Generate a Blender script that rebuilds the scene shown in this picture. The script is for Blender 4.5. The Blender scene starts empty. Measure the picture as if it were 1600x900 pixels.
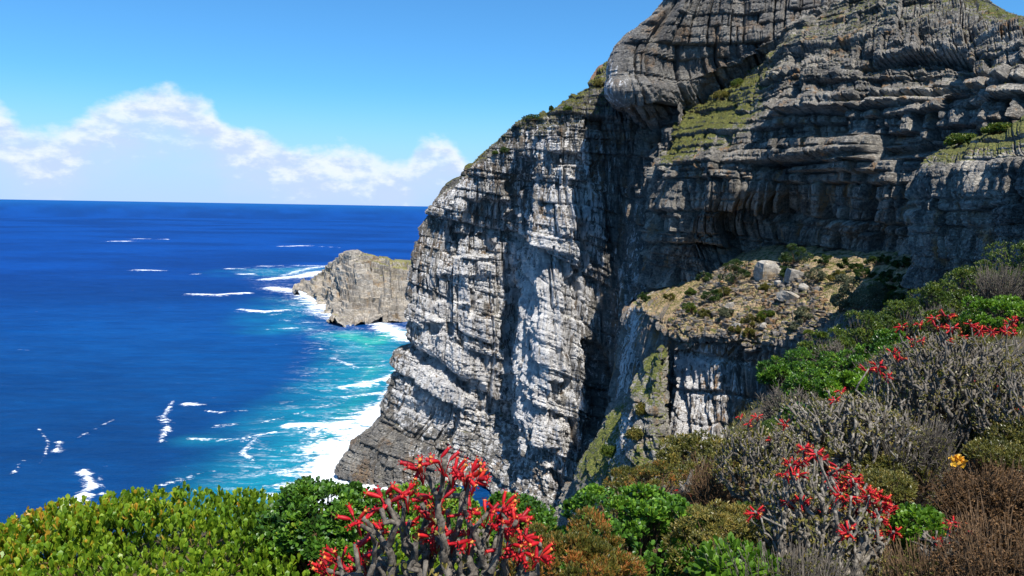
import bpy, math, random
import numpy as np
from mathutils import Matrix, Vector
R = math.radians
scene = bpy.context.scene
C = scene.collection
RS = np.random.RandomState(7)

# ------------------------------------------------------------------ camera
CAMZ = 120.0
FPX = 1156.0
pitch, roll = R(-6.3), R(1.0)
fwd = np.array([0, math.cos(pitch), math.sin(pitch)])
up0 = np.array([0, -math.sin(pitch), math.cos(pitch)])
rt0 = np.array([1.0, 0, 0])
rt = rt0*math.cos(roll) + up0*math.sin(roll)
up = up0*math.cos(roll) - rt0*math.sin(roll)
cd = bpy.data.cameras.new('camera'); cam = bpy.data.objects.new('camera', cd); C.objects.link(cam)
cd.sensor_width = 36; cd.lens = FPX/1600*36; cd.clip_start = 0.1; cd.clip_end = 200000
cam.matrix_world = Matrix(((rt[0], up[0], -fwd[0], 0), (rt[1], up[1], -fwd[1], 0), (rt[2], up[2], -fwd[2], CAMZ), (0, 0, 0, 1)))
scene.camera = cam
def at(px, py, Y):
    d = (px-800)/FPX*rt - (py-450)/FPX*up + fwd
    d = d*(Y/d[1])
    return np.array([d[0], d[1], CAMZ+d[2]])
def sea_pt(px, py, z=0.0):
    d = (px-800)/FPX*rt - (py-450)/FPX*up + fwd
    t = (z-CAMZ)/d[2]
    return np.array([d[0]*t, d[1]*t, z])

# ------------------------------------------------------------------ world, sun, exposure
SUN_EL, SUN_AZ = 60.0, -64.0          # azimuth measured from +X towards +Y
el, az = R(SUN_EL), R(SUN_AZ)
sdir = Vector((math.cos(az)*math.cos(el), math.sin(az)*math.cos(el), math.sin(el)))
sl = bpy.data.lights.new('sun', 'SUN'); sl.energy = 5.0; sl.angle = R(0.5); sl.color = (1.0, 0.955, 0.89)
so = bpy.data.objects.new('sun', sl); C.objects.link(so)
so.rotation_euler = sdir.to_track_quat('Z', 'Y').to_euler()
scene.view_settings.view_transform = 'Standard'; scene.view_settings.look = 'None'
scene.view_settings.exposure = 0.56; scene.view_settings.gamma = 1.0
scene.view_settings.use_curve_mapping = False

class NT:
    def __init__(s, nt): s.nt = nt
    def n(s, t, ins=None, **kw):
        nd = s.nt.nodes.new(t)
        for k, v in kw.items(): setattr(nd, k, v)
        for k, v in (ins or {}).items():
            i = nd.inputs[k]
            if isinstance(v, bpy.types.NodeSocket): s.nt.links.new(v, i)
            else: i.default_value = v
        return nd
    def link(s, a, b): s.nt.links.new(a, b)
    def math(s, op, a, b=0.0, c=0.0, clamp=False):
        return s.n('ShaderNodeMath', {0: a, 1: b, 2: c}, operation=op, use_clamp=clamp).outputs[0]
    def sstep(s, v, a, b, to0=0.0, to1=1.0):
        return s.n('ShaderNodeMapRange', {'Value': v, 'From Min': a, 'From Max': b, 'To Min': to0, 'To Max': to1}, interpolation_type='SMOOTHSTEP').outputs[0]
    def mix(s, f, a, b, bt='MIX'):
        m = s.n('ShaderNodeMix', data_type='RGBA', blend_type=bt, clamp_factor=True)
        for i, v in ((0, f), (6, a), (7, b)):
            if isinstance(v, bpy.types.NodeSocket): s.nt.links.new(v, m.inputs[i])
            elif i == 0: m.inputs[i].default_value = v
            else: m.inputs[i].default_value = (*v, 1) if len(v) == 3 else v
        return m.outputs[2]
    def noise(s, vec, scale, detail=4, rough=0.55, dist=0.0, typ=None):
        return s.n('ShaderNodeTexNoise', {'Vector': vec, 'Scale': scale, 'Detail': detail, 'Roughness': rough, 'Distortion': dist}).outputs[0]
    def scl(s, vec, v, loc=(0, 0, 0), rot=(0, 0, 0)):
        return s.n('ShaderNodeMapping', {'Vector': vec, 'Scale': v, 'Location': loc, 'Rotation': rot}).outputs[0]

w = bpy.data.worlds.new('World'); scene.world = w; w.use_nodes = True
W = NT(w.node_tree); w.node_tree.nodes.clear()
sky = W.n('ShaderNodeTexSky', sky_type='NISHITA', sun_disc=False, sun_elevation=el,
          sun_rotation=math.pi/2 - az, altitude=100, air_density=1.0, dust_density=0.25, ozone_density=2.5)
skc = W.mix(1.0, sky.outputs[0], (0.46, 1.0, 1.38), 'MULTIPLY')
tc = W.n('ShaderNodeTexCoord').outputs['Generated']
sx = W.n('ShaderNodeSeparateXYZ', {0: tc})
azd = W.math('MULTIPLY', W.math('ARCTAN2', sx.outputs[0], sx.outputs[1]), 180/math.pi)
eld = W.math('MULTIPLY', W.math('ARCSINE', sx.outputs[2]), 180/math.pi)
# top of the cloud bank by bearing
tops = [(-80, 3.0), (-40, 5.5), (-34.7, 6.2), (-33, 4.8), (-29.5, 6.6), (-27, 7.4), (-24.2, 7.9), (-22.5, 7.6), (-20.5, 5.7), (-18, 5.2), (-15, 4.2), (-13, 4.6),
        (-10.5, 4.2), (-9, 3.5), (-7.5, 4.8), (-5.5, 5.3), (-4.2, 4.4), (-3, 3.2), (0, 2.8), (10, 3.5), (40, 3), (80, 3)]
fc = W.n('ShaderNodeFloatCurve', {'Value': W.math('DIVIDE', W.math('ADD', azd, 80), 160)})
cv = fc.mapping.curves[0]
for i, (a, t) in enumerate(tops):
    x, y = (a+80)/160, t/10
    if i == 0: cv.points[0].location = (x, y)
    elif i == 1: cv.points[1].location = (x, y)
    else: cv.points.new(x, y)
fc.mapping.update()
top = W.math('MULTIPLY', fc.outputs[0], 10)
cvec = W.scl(tc, (1, 1, 1.7))
n1 = W.noise(cvec, 16, 7, 0.58)
n2 = W.noise(cvec, 55, 5, 0.6)
lump = W.math('ADD', W.math('MULTIPLY', W.math('SUBTRACT', n1, 0.5), 3.4), W.math('MULTIPLY', W.math('SUBTRACT', n2, 0.5), 0.9))
depth = W.math('SUBTRACT', W.math('ADD', top, lump), eld)          # degrees below the cloud top
solid = W.sstep(depth, -0.1, 1.3)
fade = W.sstep(depth, 2.4, 6.5, 1.0, 0.35)                     # cloud thins out into haze underneath
n3 = W.noise(W.scl(tc, (1, 1, 2.6), (3, 1, 0)), 11, 6, 0.6)
holes = W.sstep(n3, 0.34, 0.58, 0.80, 1.0)
dens = W.math('MULTIPLY', W.math('MULTIPLY', solid, fade), holes)
n4 = W.noise(W.scl(tc, (1, 1, 2.0), (0, 5, 2)), 30, 6, 0.6)
shade = W.sstep(W.math('ADD', n4, W.math('MULTIPLY', depth, 0.075)), 0.50, 0.78)
ccol = W.mix(shade, (7.2, 7.8, 9.1), (4.7, 5.9, 8.6))
haze = W.sstep(eld, -0.5, 9.0, 0.92, 0.0)
hz = W.mix(haze, skc, (3.9, 5.7, 8.5))
outc = W.mix(dens, hz, ccol)
bg = W.n('ShaderNodeBackground', {'Color': outc, 'Strength': 0.085})
W.link(bg.outputs[0], W.n('ShaderNodeOutputWorld').inputs[0])

# ------------------------------------------------------------------ helpers
def tag(o, label=None, cat=None, group=None, kind=None):
    if label: o['label'] = label
    if cat: o['category'] = cat
    if group: o['group'] = group
    if kind: o['kind'] = kind
    return o
def mesh_obj(name, V, F, mat, parent=None, attrs=None, smooth=False, origin=None):
    """V (n,3), F (m,k)"""
    V = np.asarray(V, np.float32)
    if origin is not None: V = V - np.asarray(origin, np.float32)
    me = bpy.data.meshes.new(name)
    Fs = F if isinstance(F, list) else [F]
    nl = sum(f.size for f in Fs); npoly = sum(len(f) for f in Fs)
    me.vertices.add(len(V)); me.vertices.foreach_set('co', V.ravel())
    me.loops.add(nl); me.polygons.add(npoly)
    me.loops.foreach_set('vertex_index', np.concatenate([f.ravel() for f in Fs]).astype(np.int32))
    ls = []; o = 0
    for f in Fs:
        k = f.shape[1]; ls.append(o + np.arange(len(f))*k); o += f.size
    me.polygons.foreach_set('loop_start', np.concatenate(ls).astype(np.int32))
    me.polygons.foreach_set('use_smooth', np.full(npoly, bool(smooth)))
    me.update(calc_edges=True); me.validate()
    for k, a in (attrs or {}).items():
        at_ = me.attributes.new(k, 'FLOAT', 'POINT'); at_.data.foreach_set('value', np.asarray(a, np.float32).ravel())
    if mat: me.materials.append(mat)
    ob = bpy.data.objects.new(name, me); C.objects.link(ob)
    if origin is not None and parent is None: ob.location = origin
    if parent is not None: ob.parent = parent
    return ob
def empty(name, loc, label, cat, group=None, rz=0):
    o = bpy.data.objects.new(name, None); C.objects.link(o); o.location = loc; o.rotation_euler = (0, 0, rz)
    o.empty_display_size = 0.2
    return tag(o, label, cat, group)
def copy_tree(o, parent=None):
    c = o.copy(); C.objects.link(c)
    if parent is not None: c.parent = parent
    for ch in [x for x in o.children]: copy_tree(ch, c)
    return c
def hsh(*a):
    h = np.zeros(np.broadcast(*a).shape, np.uint64) + np.uint64(1469598103)
    for i, x in enumerate(a):
        h = (h ^ (np.asarray(x).astype(np.int64).astype(np.uint64) * np.uint64([2654435761, 2246822519, 3266489917, 668265263][i % 4]))) & np.uint64(0xffffffff)
        h = (h * np.uint64(1664525) + np.uint64(1013904223)) & np.uint64(0xffffffff)
        h = h ^ (h >> np.uint64(15))
    h = (h * np.uint64(2246822519)) & np.uint64(0xffffffff)
    h = h ^ (h >> np.uint64(13))
    return h.astype(np.float64)/4294967295.0
def vnoise(P, seed=0):
    P = np.asarray(P, float); I = np.floor(P).astype(np.int64); f = P-I; f = f*f*(3-2*f)
    D = P.shape[-1]; out = 0
    for c in range(2**D):
        wgt = 1.0; idx = []
        for d in range(D):
            b = (c >> d) & 1
            wgt = wgt*(f[..., d] if b else 1-f[..., d]); idx.append(I[..., d]+b)
        out = out + wgt*hsh(*idx, np.full(idx[0].shape, seed))
    return out*2-1
def lnoise(P, seed=0):
    """value noise with straight (creased) interpolation: flat facets meeting at edges"""
    P = np.asarray(P, float)
    x, y = P[..., 0]*.94+P[..., 1]*.34, -P[..., 0]*.34+P[..., 1]*.94
    I = np.floor(x).astype(np.int64); J = np.floor(y).astype(np.int64); f = x-I; h = y-J
    H = lambda a, b: hsh(a, b, np.full(a.shape, seed))
    lo = f+h < 1
    v00 = H(I, J); v10 = H(I+1, J); v01 = H(I, J+1); v11 = H(I+1, J+1)
    return np.where(lo, v00+(v10-v00)*f+(v01-v00)*h, v11+(v01-v11)*(1-f)+(v10-v11)*(1-h))*2-1
def lfbm(P, seed=0, o=4, g=0.5):
    a = 1; s = 0; t = 0
    for i in range(o):
        s = s+a*lnoise(P*(2.07**i)+i*13.1, seed+i); t += a; a *= g
    return s/t
def fbm(P, seed=0, o=4, g=0.5):
    a = 1; s = 0; t = 0
    for i in range(o):
        s = s + a*vnoise(P*(2.03**i)+i*17.3, seed+i); t += a; a *= g
    return s/t
def sm(x, a, b):
    t = np.clip((x-a)/(b-a), 0, 1); return t*t*(3-2*t)
def cr(T, net):
    """catmull-rom sample along axis 0 of net at params T"""
    n = len(net); i = np.clip(np.floor(T).astype(int), 0, n-2); f = (T-i).reshape(-1, *([1]*(net.ndim-1)))
    p0 = net[np.clip(i-1, 0, n-1)]; p1 = net[i]; p2 = net[i+1]; p3 = net[np.clip(i+2, 0, n-1)]
    return 0.5*((2*p1)+(-p0+p2)*f+(2*p0-5*p1+4*p2-p3)*f*f+(-p0+3*p1-3*p2+p3)*f**3)
def loft(net, nu, nv):
    """net (rows, cols, k) -> (nv, nu, k), uniform by length"""
    rows, cols, k = net.shape
    def par(L, n):
        T = np.linspace(0, len(L)-1, 400)
        cum = np.interp(T, np.arange(len(L)), L)
        return np.interp(np.linspace(0, L[-1], n), cum, T)
    du = np.linalg.norm(np.diff(net[..., :3], axis=1), axis=2).mean(0); Lu = np.r_[0, np.cumsum(du)]
    dv = np.linalg.norm(np.diff(net[..., :3], axis=0), axis=2).mean(1); Lv = np.r_[0, np.cumsum(dv)]
    A = cr(par(Lv, nv), net)
    A = cr(par(Lu, nu), A.transpose(1, 0, 2)).transpose(1, 0, 2)
    s = np.linspace(0, Lu[-1], nu)[None, :]*np.ones((nv, 1))
    return A, s
def cell1(u, seed, jit=0.7):
    k0 = np.floor(u).astype(np.int64); f = u-k0
    b0 = jit*(hsh(k0, np.full(k0.shape, seed))-.5)
    b1 = 1+jit*(hsh(k0+1, np.full(k0.shape, seed))-.5)
    k = np.where(f < b0, k0-1, np.where(f > b1, k0+1, k0))
    e = np.minimum(np.abs(f-b0), np.abs(f-b1))
    return k, e
def blocks(s, z, hs, hz, amp, groove, seed, bed=0.45, tilt=0.28):
    zw = z + hz*0.6*vnoise(np.stack([z/(hz*2.7), z*0], -1), seed+11) + hz*.10*vnoise(np.stack([s/(hs*2.2), z/hz*.3], -1), seed+12)
    k, ez = cell1(zw/hz, seed, .8)
    K = k.astype(float)
    wk = hs*(0.45+1.3*hsh(k, np.full(k.shape, seed+1))**1.5)
    sw = s + 0.05*hs*vnoise(np.stack([z/hz*1.1, s/hs], -1), seed+13)
    us = sw/wk + 31.7*hsh(k, np.full(k.shape, seed+2))
    j, es = cell1(us, seed+3, .8)
    h1 = hsh(k, j, np.full(k.shape, seed+4)); h2 = hsh(k, j, np.full(k.shape, seed+6)); h3 = hsh(k, j, np.full(k.shape, seed+8))
    off = (1-bed)*(h1-.5) + bed*(hsh(k, np.full(k.shape, seed+5))-.5)
    off = np.where(h2 < .10, off-.55, off)                       # fallen-out blocks
    ls = (us-j-.5)*wk; lz = (zw/hz-k-.5)*hz
    tl = tilt*((h2-.5)*2*ls + (h3-.75)*1.6*lz)*np.minimum(1, amp/hz*2)
    ez = ez*hz; es = es*wk
    wdt = 0.018*hz+.16
    rnd = -groove*(np.exp(-(ez/wdt)**2)*(.35+.65*hsh(k, np.full(k.shape, seed+9))) + 1.1*np.exp(-(es/wdt)**2)*(h3 > .3))
    return amp*off+tl+rnd, k, j
def normals(A):
    du = np.gradient(A, axis=1); dv = np.gradient(A, axis=0)
    n = np.cross(du, dv); n /= np.maximum(np.linalg.norm(n, axis=2, keepdims=True), 1e-9)
    return n
def grid_faces(nv, nu):
    i = np.arange(nv*nu).reshape(nv, nu)
    return np.stack([i[:-1, :-1], i[:-1, 1:], i[1:, 1:], i[1:, :-1]], -1).reshape(-1, 4)
def rock_sheet(name, net, nu, nv, mat, seed, scales, dip=(0, 0), big=4.0, flip=False, fine=0.25, flute=0.0, extra=None, smooth=False, steps=None):
    """net[...,0:3] pos, 3 rock amplitude, 4 guano, 5 vegetation"""
    A, s = loft(net, nu, nv)
    P = A[..., :3]; amp = A[..., 3]; gu = A[..., 4]; vg = A[..., 5]
    n = normals(P)
    if flip: n = -n
    if (n[nv//2, nu//2]*(P[nv//2, nu//2]-np.array([0, 0, CAMZ]))).sum() > 0: n = -n
    nh = n.copy(); steep = np.clip(1-np.abs(n[..., 2:3]), 0, 1); nh[..., 2] *= 0.35; nh /= np.maximum(np.linalg.norm(nh, axis=2, keepdims=True), 1e-6)
    d3 = nh*sm(steep, 0.05, 0.4)+n*(1-sm(steep, 0.05, 0.4))
    z = P[..., 2]
    q = P/14.0
    wz = fbm(q*0.4, seed, 2)*1.1
    ws = fbm(q*0.5+5, seed+3, 2)*.8
    zz = z + s*(dip[0]+(dip[1]-dip[0])*sm(z, 20, 150)) + wz
    ss = s+ws + z*0.06
    S2 = np.stack([ss/26, zz/60, zz*0], -1)
    d = big*(.5*fbm(S2, seed+20, 2)+.5*lfbm(S2[..., :2]*1.3, seed+20, 3))*1.6
    stp = sm(np.linalg.norm(n[..., :2], axis=2), .72, .95)
    d += stp*big*0.4*lfbm(np.stack([ss/6, zz/30], -1), seed+24, 3)
    for i, (hs, hz, a, g) in enumerate(scales):
        bl, k, j = blocks(ss, zz, hs, hz, a, g, seed+30+7*i)
        d += bl if (steps is None or i == 0) else bl*(1-.75*steps[0](P))
    if flute: d += stp*flute*np.abs(lfbm(np.stack([ss/3.0, zz/26], -1), seed+80, 3))*2
    if extra is not None: d += extra(s, zz, P)
    d += fine*lfbm(np.stack([ss/1.6, zz/1.1], -1), seed+60, 3)*1.3
    P2 = P + d3*(d*amp)[..., None]
    if steps is not None:
        wf, h = steps
        wgt = wf(P2)
        zb = zz - z + P2[..., 2]
        kk, _ = cell1(ss/(h*4.0)+.5*vnoise(np.stack([zz/(h*2), ss/(h*9)], -1), seed+5), seed+91, .8)
        zo = zb + h*.8*(hsh(kk, np.full(kk.shape, seed+92))-.5)
        k2, _ = cell1(zo/h, seed+93, .8)
        f = zo/h-k2
        P2[..., 2] += wgt*h*1.15*(sm(f, .5, .82)-f+.2)
    F = grid_faces(nv, nu)
    if (np.cross(P2[nv//2, nu//2+1]-P2[nv//2, nu//2], P2[nv//2+1, nu//2]-P2[nv//2, nu//2])*n[nv//2, nu//2]).sum() < 0: F = F[:, ::-1]
    o = mesh_obj(name, P2.reshape(-1, 3), F, mat, attrs={'guano': gu, 'veg': vg}, smooth=smooth)
    return o, P2

def new_mat(name):
    m = bpy.data.materials.new(name); m.use_nodes = True; m.node_tree.nodes.clear()
    n = NT(m.node_tree); return m, n
def finish(n, bsdf):
    n.link(bsdf, n.n('ShaderNodeOutputMaterial').inputs[0])
def rock_mat(name, g1, g2, brown, s=1.0, bumpd=0.5, vegc=((0.20, 0.19, 0.05), (0.06, 0.085, 0.02)), sand=None, brownlo=0.55, stb=.1, lam=.1, stz=.3):
    m, n = new_mat(name)
    geo = n.n('ShaderNodeNewGeometry'); P = geo.outputs['Position']
    gu = n.n('ShaderNodeAttribute', attribute_name='guano').outputs['Fac']
    vg = n.n('ShaderNodeAttribute', attribute_name='veg').outputs['Fac']
    a = n.noise(P, 0.07*s, 6, 0.6)
    b = n.noise(P, 0.9*s, 6, 0.65)
    c = n.noise(P, 6*s, 4, 0.6)
    col = n.mix(n.sstep(n.math('ADD', n.math('MULTIPLY', a, .5), n.math('MULTIPLY', b, .5)), .38, .62), g1, g2)
    br = n.noise(n.scl(P, (1, 1, .5), (7, 3, 1)), 0.13*s, 5, 0.6)
    col = n.mix(n.math('MULTIPLY', n.sstep(br, brownlo, brownlo+.12), n.sstep(b, .3, .6)), col, brown)
    bed = n.noise(n.scl(P, (.05, .05, 1.3)), 1.1*s, 4, 0.6)
    col = n.mix(n.sstep(bed, .35, .7, 0, .45), col, n.mix(1.0, col, (1.35, 1.28, 1.15), 'MULTIPLY'))
    st = n.noise(n.scl(P, (1, 1, stz)), 0.75*s, 5, 0.65)
    col = n.mix(n.math('MULTIPLY', n.sstep(st, .52, .68, 0, .55), n.sstep(n.n('ShaderNodeSeparateXYZ', {0: geo.outputs['True Normal']}).outputs[2], .25, .6, 1, 0)), col, n.mix(1.0, col, (.42, .42, .46), 'MULTIPLY'))     # dark mineral streaks
    # pale lichen / guano
    st2 = n.noise(n.scl(P, (1, 1, .16), (11, 0, 0)), 0.55*s, 9, 0.72)
    gf = n.sstep(n.math('ADD', st2, n.math('MULTIPLY', gu, .28)), .645, .70)
    col = n.mix(n.math('MULTIPLY', gf, .92), col, (.80, .785, .77))
    col = n.mix(n.sstep(c, .3, .75, 0, .35), col, n.mix(1.0, col, (.6, .6, .6), 'MULTIPLY'))
    lic = n.noise(P, 2.3*s, 5, .7)
    col = n.mix(n.sstep(lic, .62, .7, 0, .35), col, (.33, .29, .15))
    # plants on the ledges
    nz = n.n('ShaderNodeSeparateXYZ', {0: geo.outputs['Normal']}).outputs[2]
    vn = n.noise(P, .35*s, 6, .7)
    up_ = n.sstep(n.math('ADD', n.math('ADD', nz, n.math('MULTIPLY', vg, .75)), n.math('MULTIPLY', n.math('SUBTRACT', vn, .5), 1.6)), 1.05, 1.2)
    vcol = n.mix(n.sstep(n.noise(P, 1.3*s, 5, .7), .4, .62), *vegc)
    if sand: vcol = n.mix(n.sstep(n.noise(P, .35*s, 7, .7), .44, .52), vcol, sand)
    col = n.mix(up_, col, vcol)
    # bump: joints, beds, grain
    wp = n.n('ShaderNodeVectorMath', {0: P, 1: n.n('ShaderNodeVectorMath', {0: n.n('ShaderNodeTexNoise', {'Vector': P, 'Scale': .5*s, 'Detail': 3}).outputs[1], 'Scale': .5/s}, operation='SCALE').outputs[0]}, operation='ADD').outputs[0]
    wp2 = n.n('ShaderNodeVectorMath', {0: P, 1: n.n('ShaderNodeVectorMath', {0: n.n('ShaderNodeTexNoise', {'Vector': P, 'Scale': 1.1*s, 'Detail': 4}).outputs[1], 'Scale': .2/s}, operation='SCALE').outputs[0]}, operation='ADD').outputs[0]
    v1 = n.n('ShaderNodeTexVoronoi', {'Vector': n.scl(wp, (.8, .8, 1.6)), 'Scale': .75*s}, feature='DISTANCE_TO_EDGE').outputs[0]
    v2 = n.n('ShaderNodeTexVoronoi', {'Vector': n.scl(wp, (.6, .6, 2.6)), 'Scale': 1.9*s}, feature='DISTANCE_TO_EDGE').outputs[0]
    h = n.math('ADD', n.math('MULTIPLY', n.sstep(v1, 0, .10), .55), n.math('MULTIPLY', n.sstep(v2, 0, .12), .22))
    h = n.math('ADD', h, n.math('MULTIPLY', b, .28))
    k1 = n.n('ShaderNodeTexVoronoi', {'Vector': n.scl(wp2, (.45, .45, .8)), 'Scale': .55*s, 'Randomness': .85}, distance='CHEBYCHEV').outputs['Color']
    k2 = n.n('ShaderNodeTexVoronoi', {'Vector': n.scl(wp2, (.6, .6, 1.1), (3, 1, 2)), 'Scale': 2.2*s, 'Randomness': .9}, distance='CHEBYCHEV').outputs['Color']
    kk = n.n('ShaderNodeSeparateColor', {0: k1}); k3 = n.n('ShaderNodeSeparateColor', {0: k2})
    h = n.math('ADD', h, n.math('ADD', n.math('MULTIPLY', kk.outputs[0], 2.0), n.math('MULTIPLY', k3.outputs[0], .6)))
    col = n.mix(1.0, col, n.mix(kk.outputs[1], (.72, .72, .73), (1.2, 1.18, 1.14)), 'MULTIPLY')
    h = n.math('ADD', h, n.math('MULTIPLY', n.noise(n.scl(P, (.12, .12, 1.4)), 2.4*s, 5, .65), lam))
    h = n.math('ADD', h, n.math('MULTIPLY', st, stb))
    bp = n.n('ShaderNodeBump', {'Height': h, 'Strength': 1.0, 'Distance': bumpd})
    bs = n.n('ShaderNodeBsdfPrincipled', {'Base Color': col, 'Roughness': .88, 'Normal': bp.outputs[0], 'Specular IOR Level': .25})
    finish(n, bs.outputs[0]); return m
M = {}
M['rockA'] = rock_mat('rock_pale', (.14, .132, .122), (.31, .295, .27), (.24, .165, .105), 1.0, .7, brownlo=.52, stb=.45, lam=.45, stz=.09)
M['rockB'] = rock_mat('rock_grey', (.10, .094, .085), (.41, .38, .33), (.34, .19, .08), 1.5, .45)
M['rockC'] = rock_mat('rock_terrace', (.17, .155, .14), (.33, .30, .265), (.36, .20, .08), 1.9, .35, sand=(.46, .335, .20), brownlo=.5)
M['rockS'] = rock_mat('rock_spur_stone', (.17, .16, .14), (.36, .34, .30), (.34, .22, .11), 1.9, .35, vegc=((.20, .20, .05), (.07, .10, .02)))
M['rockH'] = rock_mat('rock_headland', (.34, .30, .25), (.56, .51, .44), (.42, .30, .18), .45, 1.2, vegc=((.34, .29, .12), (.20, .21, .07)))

def build_net(rows, sea_rows=()):
    out = []
    for r in rows:
        rr = []
        for p in r:
            px, py, Y = p[:3]; e = list(p[3:])+[None]*3
            q = at(px, py, Y)
            rr.append([*q, 1.0 if e[0] is None else e[0], 0.0 if e[1] is None else e[1], 0.0 if e[2] is None else e[2]])
        out.append(rr)
    return np.array(out, float)

# ------------------------------------------------------------------ sea cliff (far prow) : columns left -> right, rows bottom -> top
g = .8
rowsA = [
 [(760, 770, 420), (575, 800, 318, 1, .2), (640, 815, 300, 1, .3), (715, 830, 292, 1, .4), (770, 850, 290, 1, .4), (850, 850, 272, 1, .4), (915, 850, 268, 1, .3), (960, 850, 262, 1, .2), (1010, 850, 235, 1, .2), (1090, 850, 215)],
 [(740, 735, 415), (543, 742, 322, .8, 0), (585, 750, 306, .8, .1), (665, 757, 300, .9, .4), (745, 780, 300, 1, .4), (850, 790, 276, 1, .5), (915, 790, 274, 1, .3), (960, 790, 270, 1, .2), (1010, 790, 243, 1, .2), (1090, 790, 222)],
 [(740, 700, 410), (556, 694, 326, .7, 0), (600, 690, 312, .7, 0), (672, 700, 310, .9, .4), (748, 720, 310, 1, .5), (845, 720, 283, 1, .6), (915, 720, 285, 1, .4), (955, 720, 282, 1, .2), (1005, 720, 252, 1, .2), (1080, 720, 230)],
 [(740, 650, 405), (598, 642, 330, .8, .3), (640, 640, 318, .9, .8), (700, 650, 312, 1, .9), (770, 660, 315, 1, .6), (842, 650, 288, 1, .9), (910, 650, 292, 1, .5), (955, 650, 292, 1, .2), (1000, 650, 262, 1, .3), (1070, 650, 238)],
 [(745, 560, 400), (622, 560, 331, .8, .3), (660, 560, 318, 1, .9), (715, 560, 312, 1, .9), (790, 570, 318, 1, .7), (845, 560, 292, 1, 1), (905, 560, 298, 1, .6), (950, 560, 300, 1, .3), (995, 560, 272, 1, .4), (1060, 560, 246)],
 [(750, 480, 400), (634, 480, 333, .8, .3), (665, 480, 319, 1, .8), (720, 480, 316, 1, .8), (790, 480, 321, 1, .7), (850, 480, 296, 1, 1), (905, 480, 302, 1, .7), (950, 480, 306, 1, .3), (995, 480, 282, 1, .5), (1060, 480, 255)],
 [(755, 400, 395), (642, 420, 334, .8, .3), (672, 415, 322, 1, .6), (725, 410, 320, 1, .8), (790, 405, 323, 1, .7), (850, 400, 300, 1, .9), (905, 400, 303, 1, .8), (955, 400, 308, 1, .3), (1000, 400, 290, 1, .4), (1060, 400, 268)],
 [(765, 335, 390), (655, 362, 335, .8, .3), (685, 355, 324, 1, .6), (735, 340, 320, 1, .7), (790, 325, 320, 1, .5), (850, 315, 303, 1, .6), (905, 305, 303, 1, .7), (958, 300, 308, .9, .4), (1005, 300, 296, 1, .2), (1065, 300, 280)],
 [(780, 290, 390), (672, 331, 337, .6, .2), (700, 308, 327, .8, .7), (745, 280, 321, 1, .6), (800, 255, 318, 1, .5), (855, 245, 303, 1, .6), (905, 235, 301, 1, .6), (958, 225, 303, .9, .1), (1005, 220, 298, 1, 0), (1065, 215, 285)],
 [(790, 265, 392), (690, 308, 342, .4, .2, .3), (715, 284, 333, .5, .4, .5), (752, 250, 326, .5, .3, .3), (811, 207, 318, .8, .4), (860, 200, 305, .8, .5), (908, 185, 303, .8, .4, .3), (955, 168, 305, .8, 0, .3), (1005, 160, 300, 1), (1065, 150, 290)],
 [(830, 255, 395), (712, 290, 352, .3, 0, .8), (738, 262, 342, .3, 0, 1.1), (768, 238, 338, .3, 0, 1.15), (813, 190, 326, .3, 0, 1.1), (865, 172, 320, .4, 0, 1.15), (912, 135, 322, .5, 0, 1.15), (952, 98, 326, .5, 0, 1.1), (1010, 80, 322, 1), (1070, 70, 315)],
 [(850, 300, 430, .2), (760, 330, 420, .2), (780, 310, 400, .2), (800, 290, 400, .2), (850, 240, 390, .2), (890, 215, 390, .2), (930, 190, 390, .2), (975, 160, 390, .3), (1030, 130, 390), (1090, 120, 380)],
]
netA = build_net(rowsA)
scA = [(15, 17, 5.0, 2.4), (7, 5.5, 2.8, 1.5), (2.6, 2.2, 1.2, .7), (1.5, .9, .5, .3)]
def exA(s, zz, P):
    # deep bedding-plane undercut across the prow
    x = P[..., 0]; z = P[..., 2]
    line = 62 - (x+55)*0.55
    m = np.exp(-((z-line)/3.0)**2)*sm(x, -60, -50)*(1-sm(x, -18, -5))
    m2 = np.exp(-((z-line+14)/1.8)**2)*sm(x, -60, -50)*(1-sm(x, -25, -10))
    # vertical gullies
    g1 = np.exp(-((x-(-3-(z-60)*.03))/2.6)**2)*sm(z, 10, 20)*(1-sm(z, 95, 120))
    d = -7*m-3.5*m2-6*g1
    for px, py, rx, rz, a in ((755, 345, 9, 9, 7), (735, 385, 10, 5, 6), (800, 330, 3, 16, 5), (798, 520, 3, 22, 6), (905, 420, 3, 20, 4), (870, 610, 5, 9, 5), (925, 600, 4, 22, 7),
                              (700, 455, 9, 6, 3), (760, 470, 8, 10, 3), (690, 520, 8, 3, 4), (820, 270, 4, 7, 4), (880, 250, 6, 2.5, 4), (930, 270, 4, 5, 3), (860, 700, 4, 10, 4), (780, 640, 3, 14, 4)):
        q = at(px, py, 308)
        xs = x+2.0*vnoise(np.stack([z/6, z*0], -1), 3); u = np.abs((xs-q[0])/rx)+.0; v = np.abs((z-q[2])/rz)
        d = d - a*(1-sm(np.maximum(u, v)+.25*fbm(np.stack([x/4, z/4], -1), 8, 3), .75, 1.05))
    for px, py, rx, rz, a in ((845, 600, 9, 30, 5), (850, 420, 9, 30, 4), (690, 420, 12, 10, 3), (900, 330, 11, 12, 3.5), (660, 620, 14, 8, 3)):
        q = at(px, py, 305)
        d = d + a*np.exp(-((x-q[0])/rx)**4-((z-q[2])/rz)**4)
    return d
sea_cliff, PA = rock_sheet('sea_cliff', netA, 640, 640, M['rockA'], 11, scA, dip=(.34, .04), big=3.6, fine=.35, flute=1.6, extra=exA)
tag(sea_cliff, kind='structure')

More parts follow.
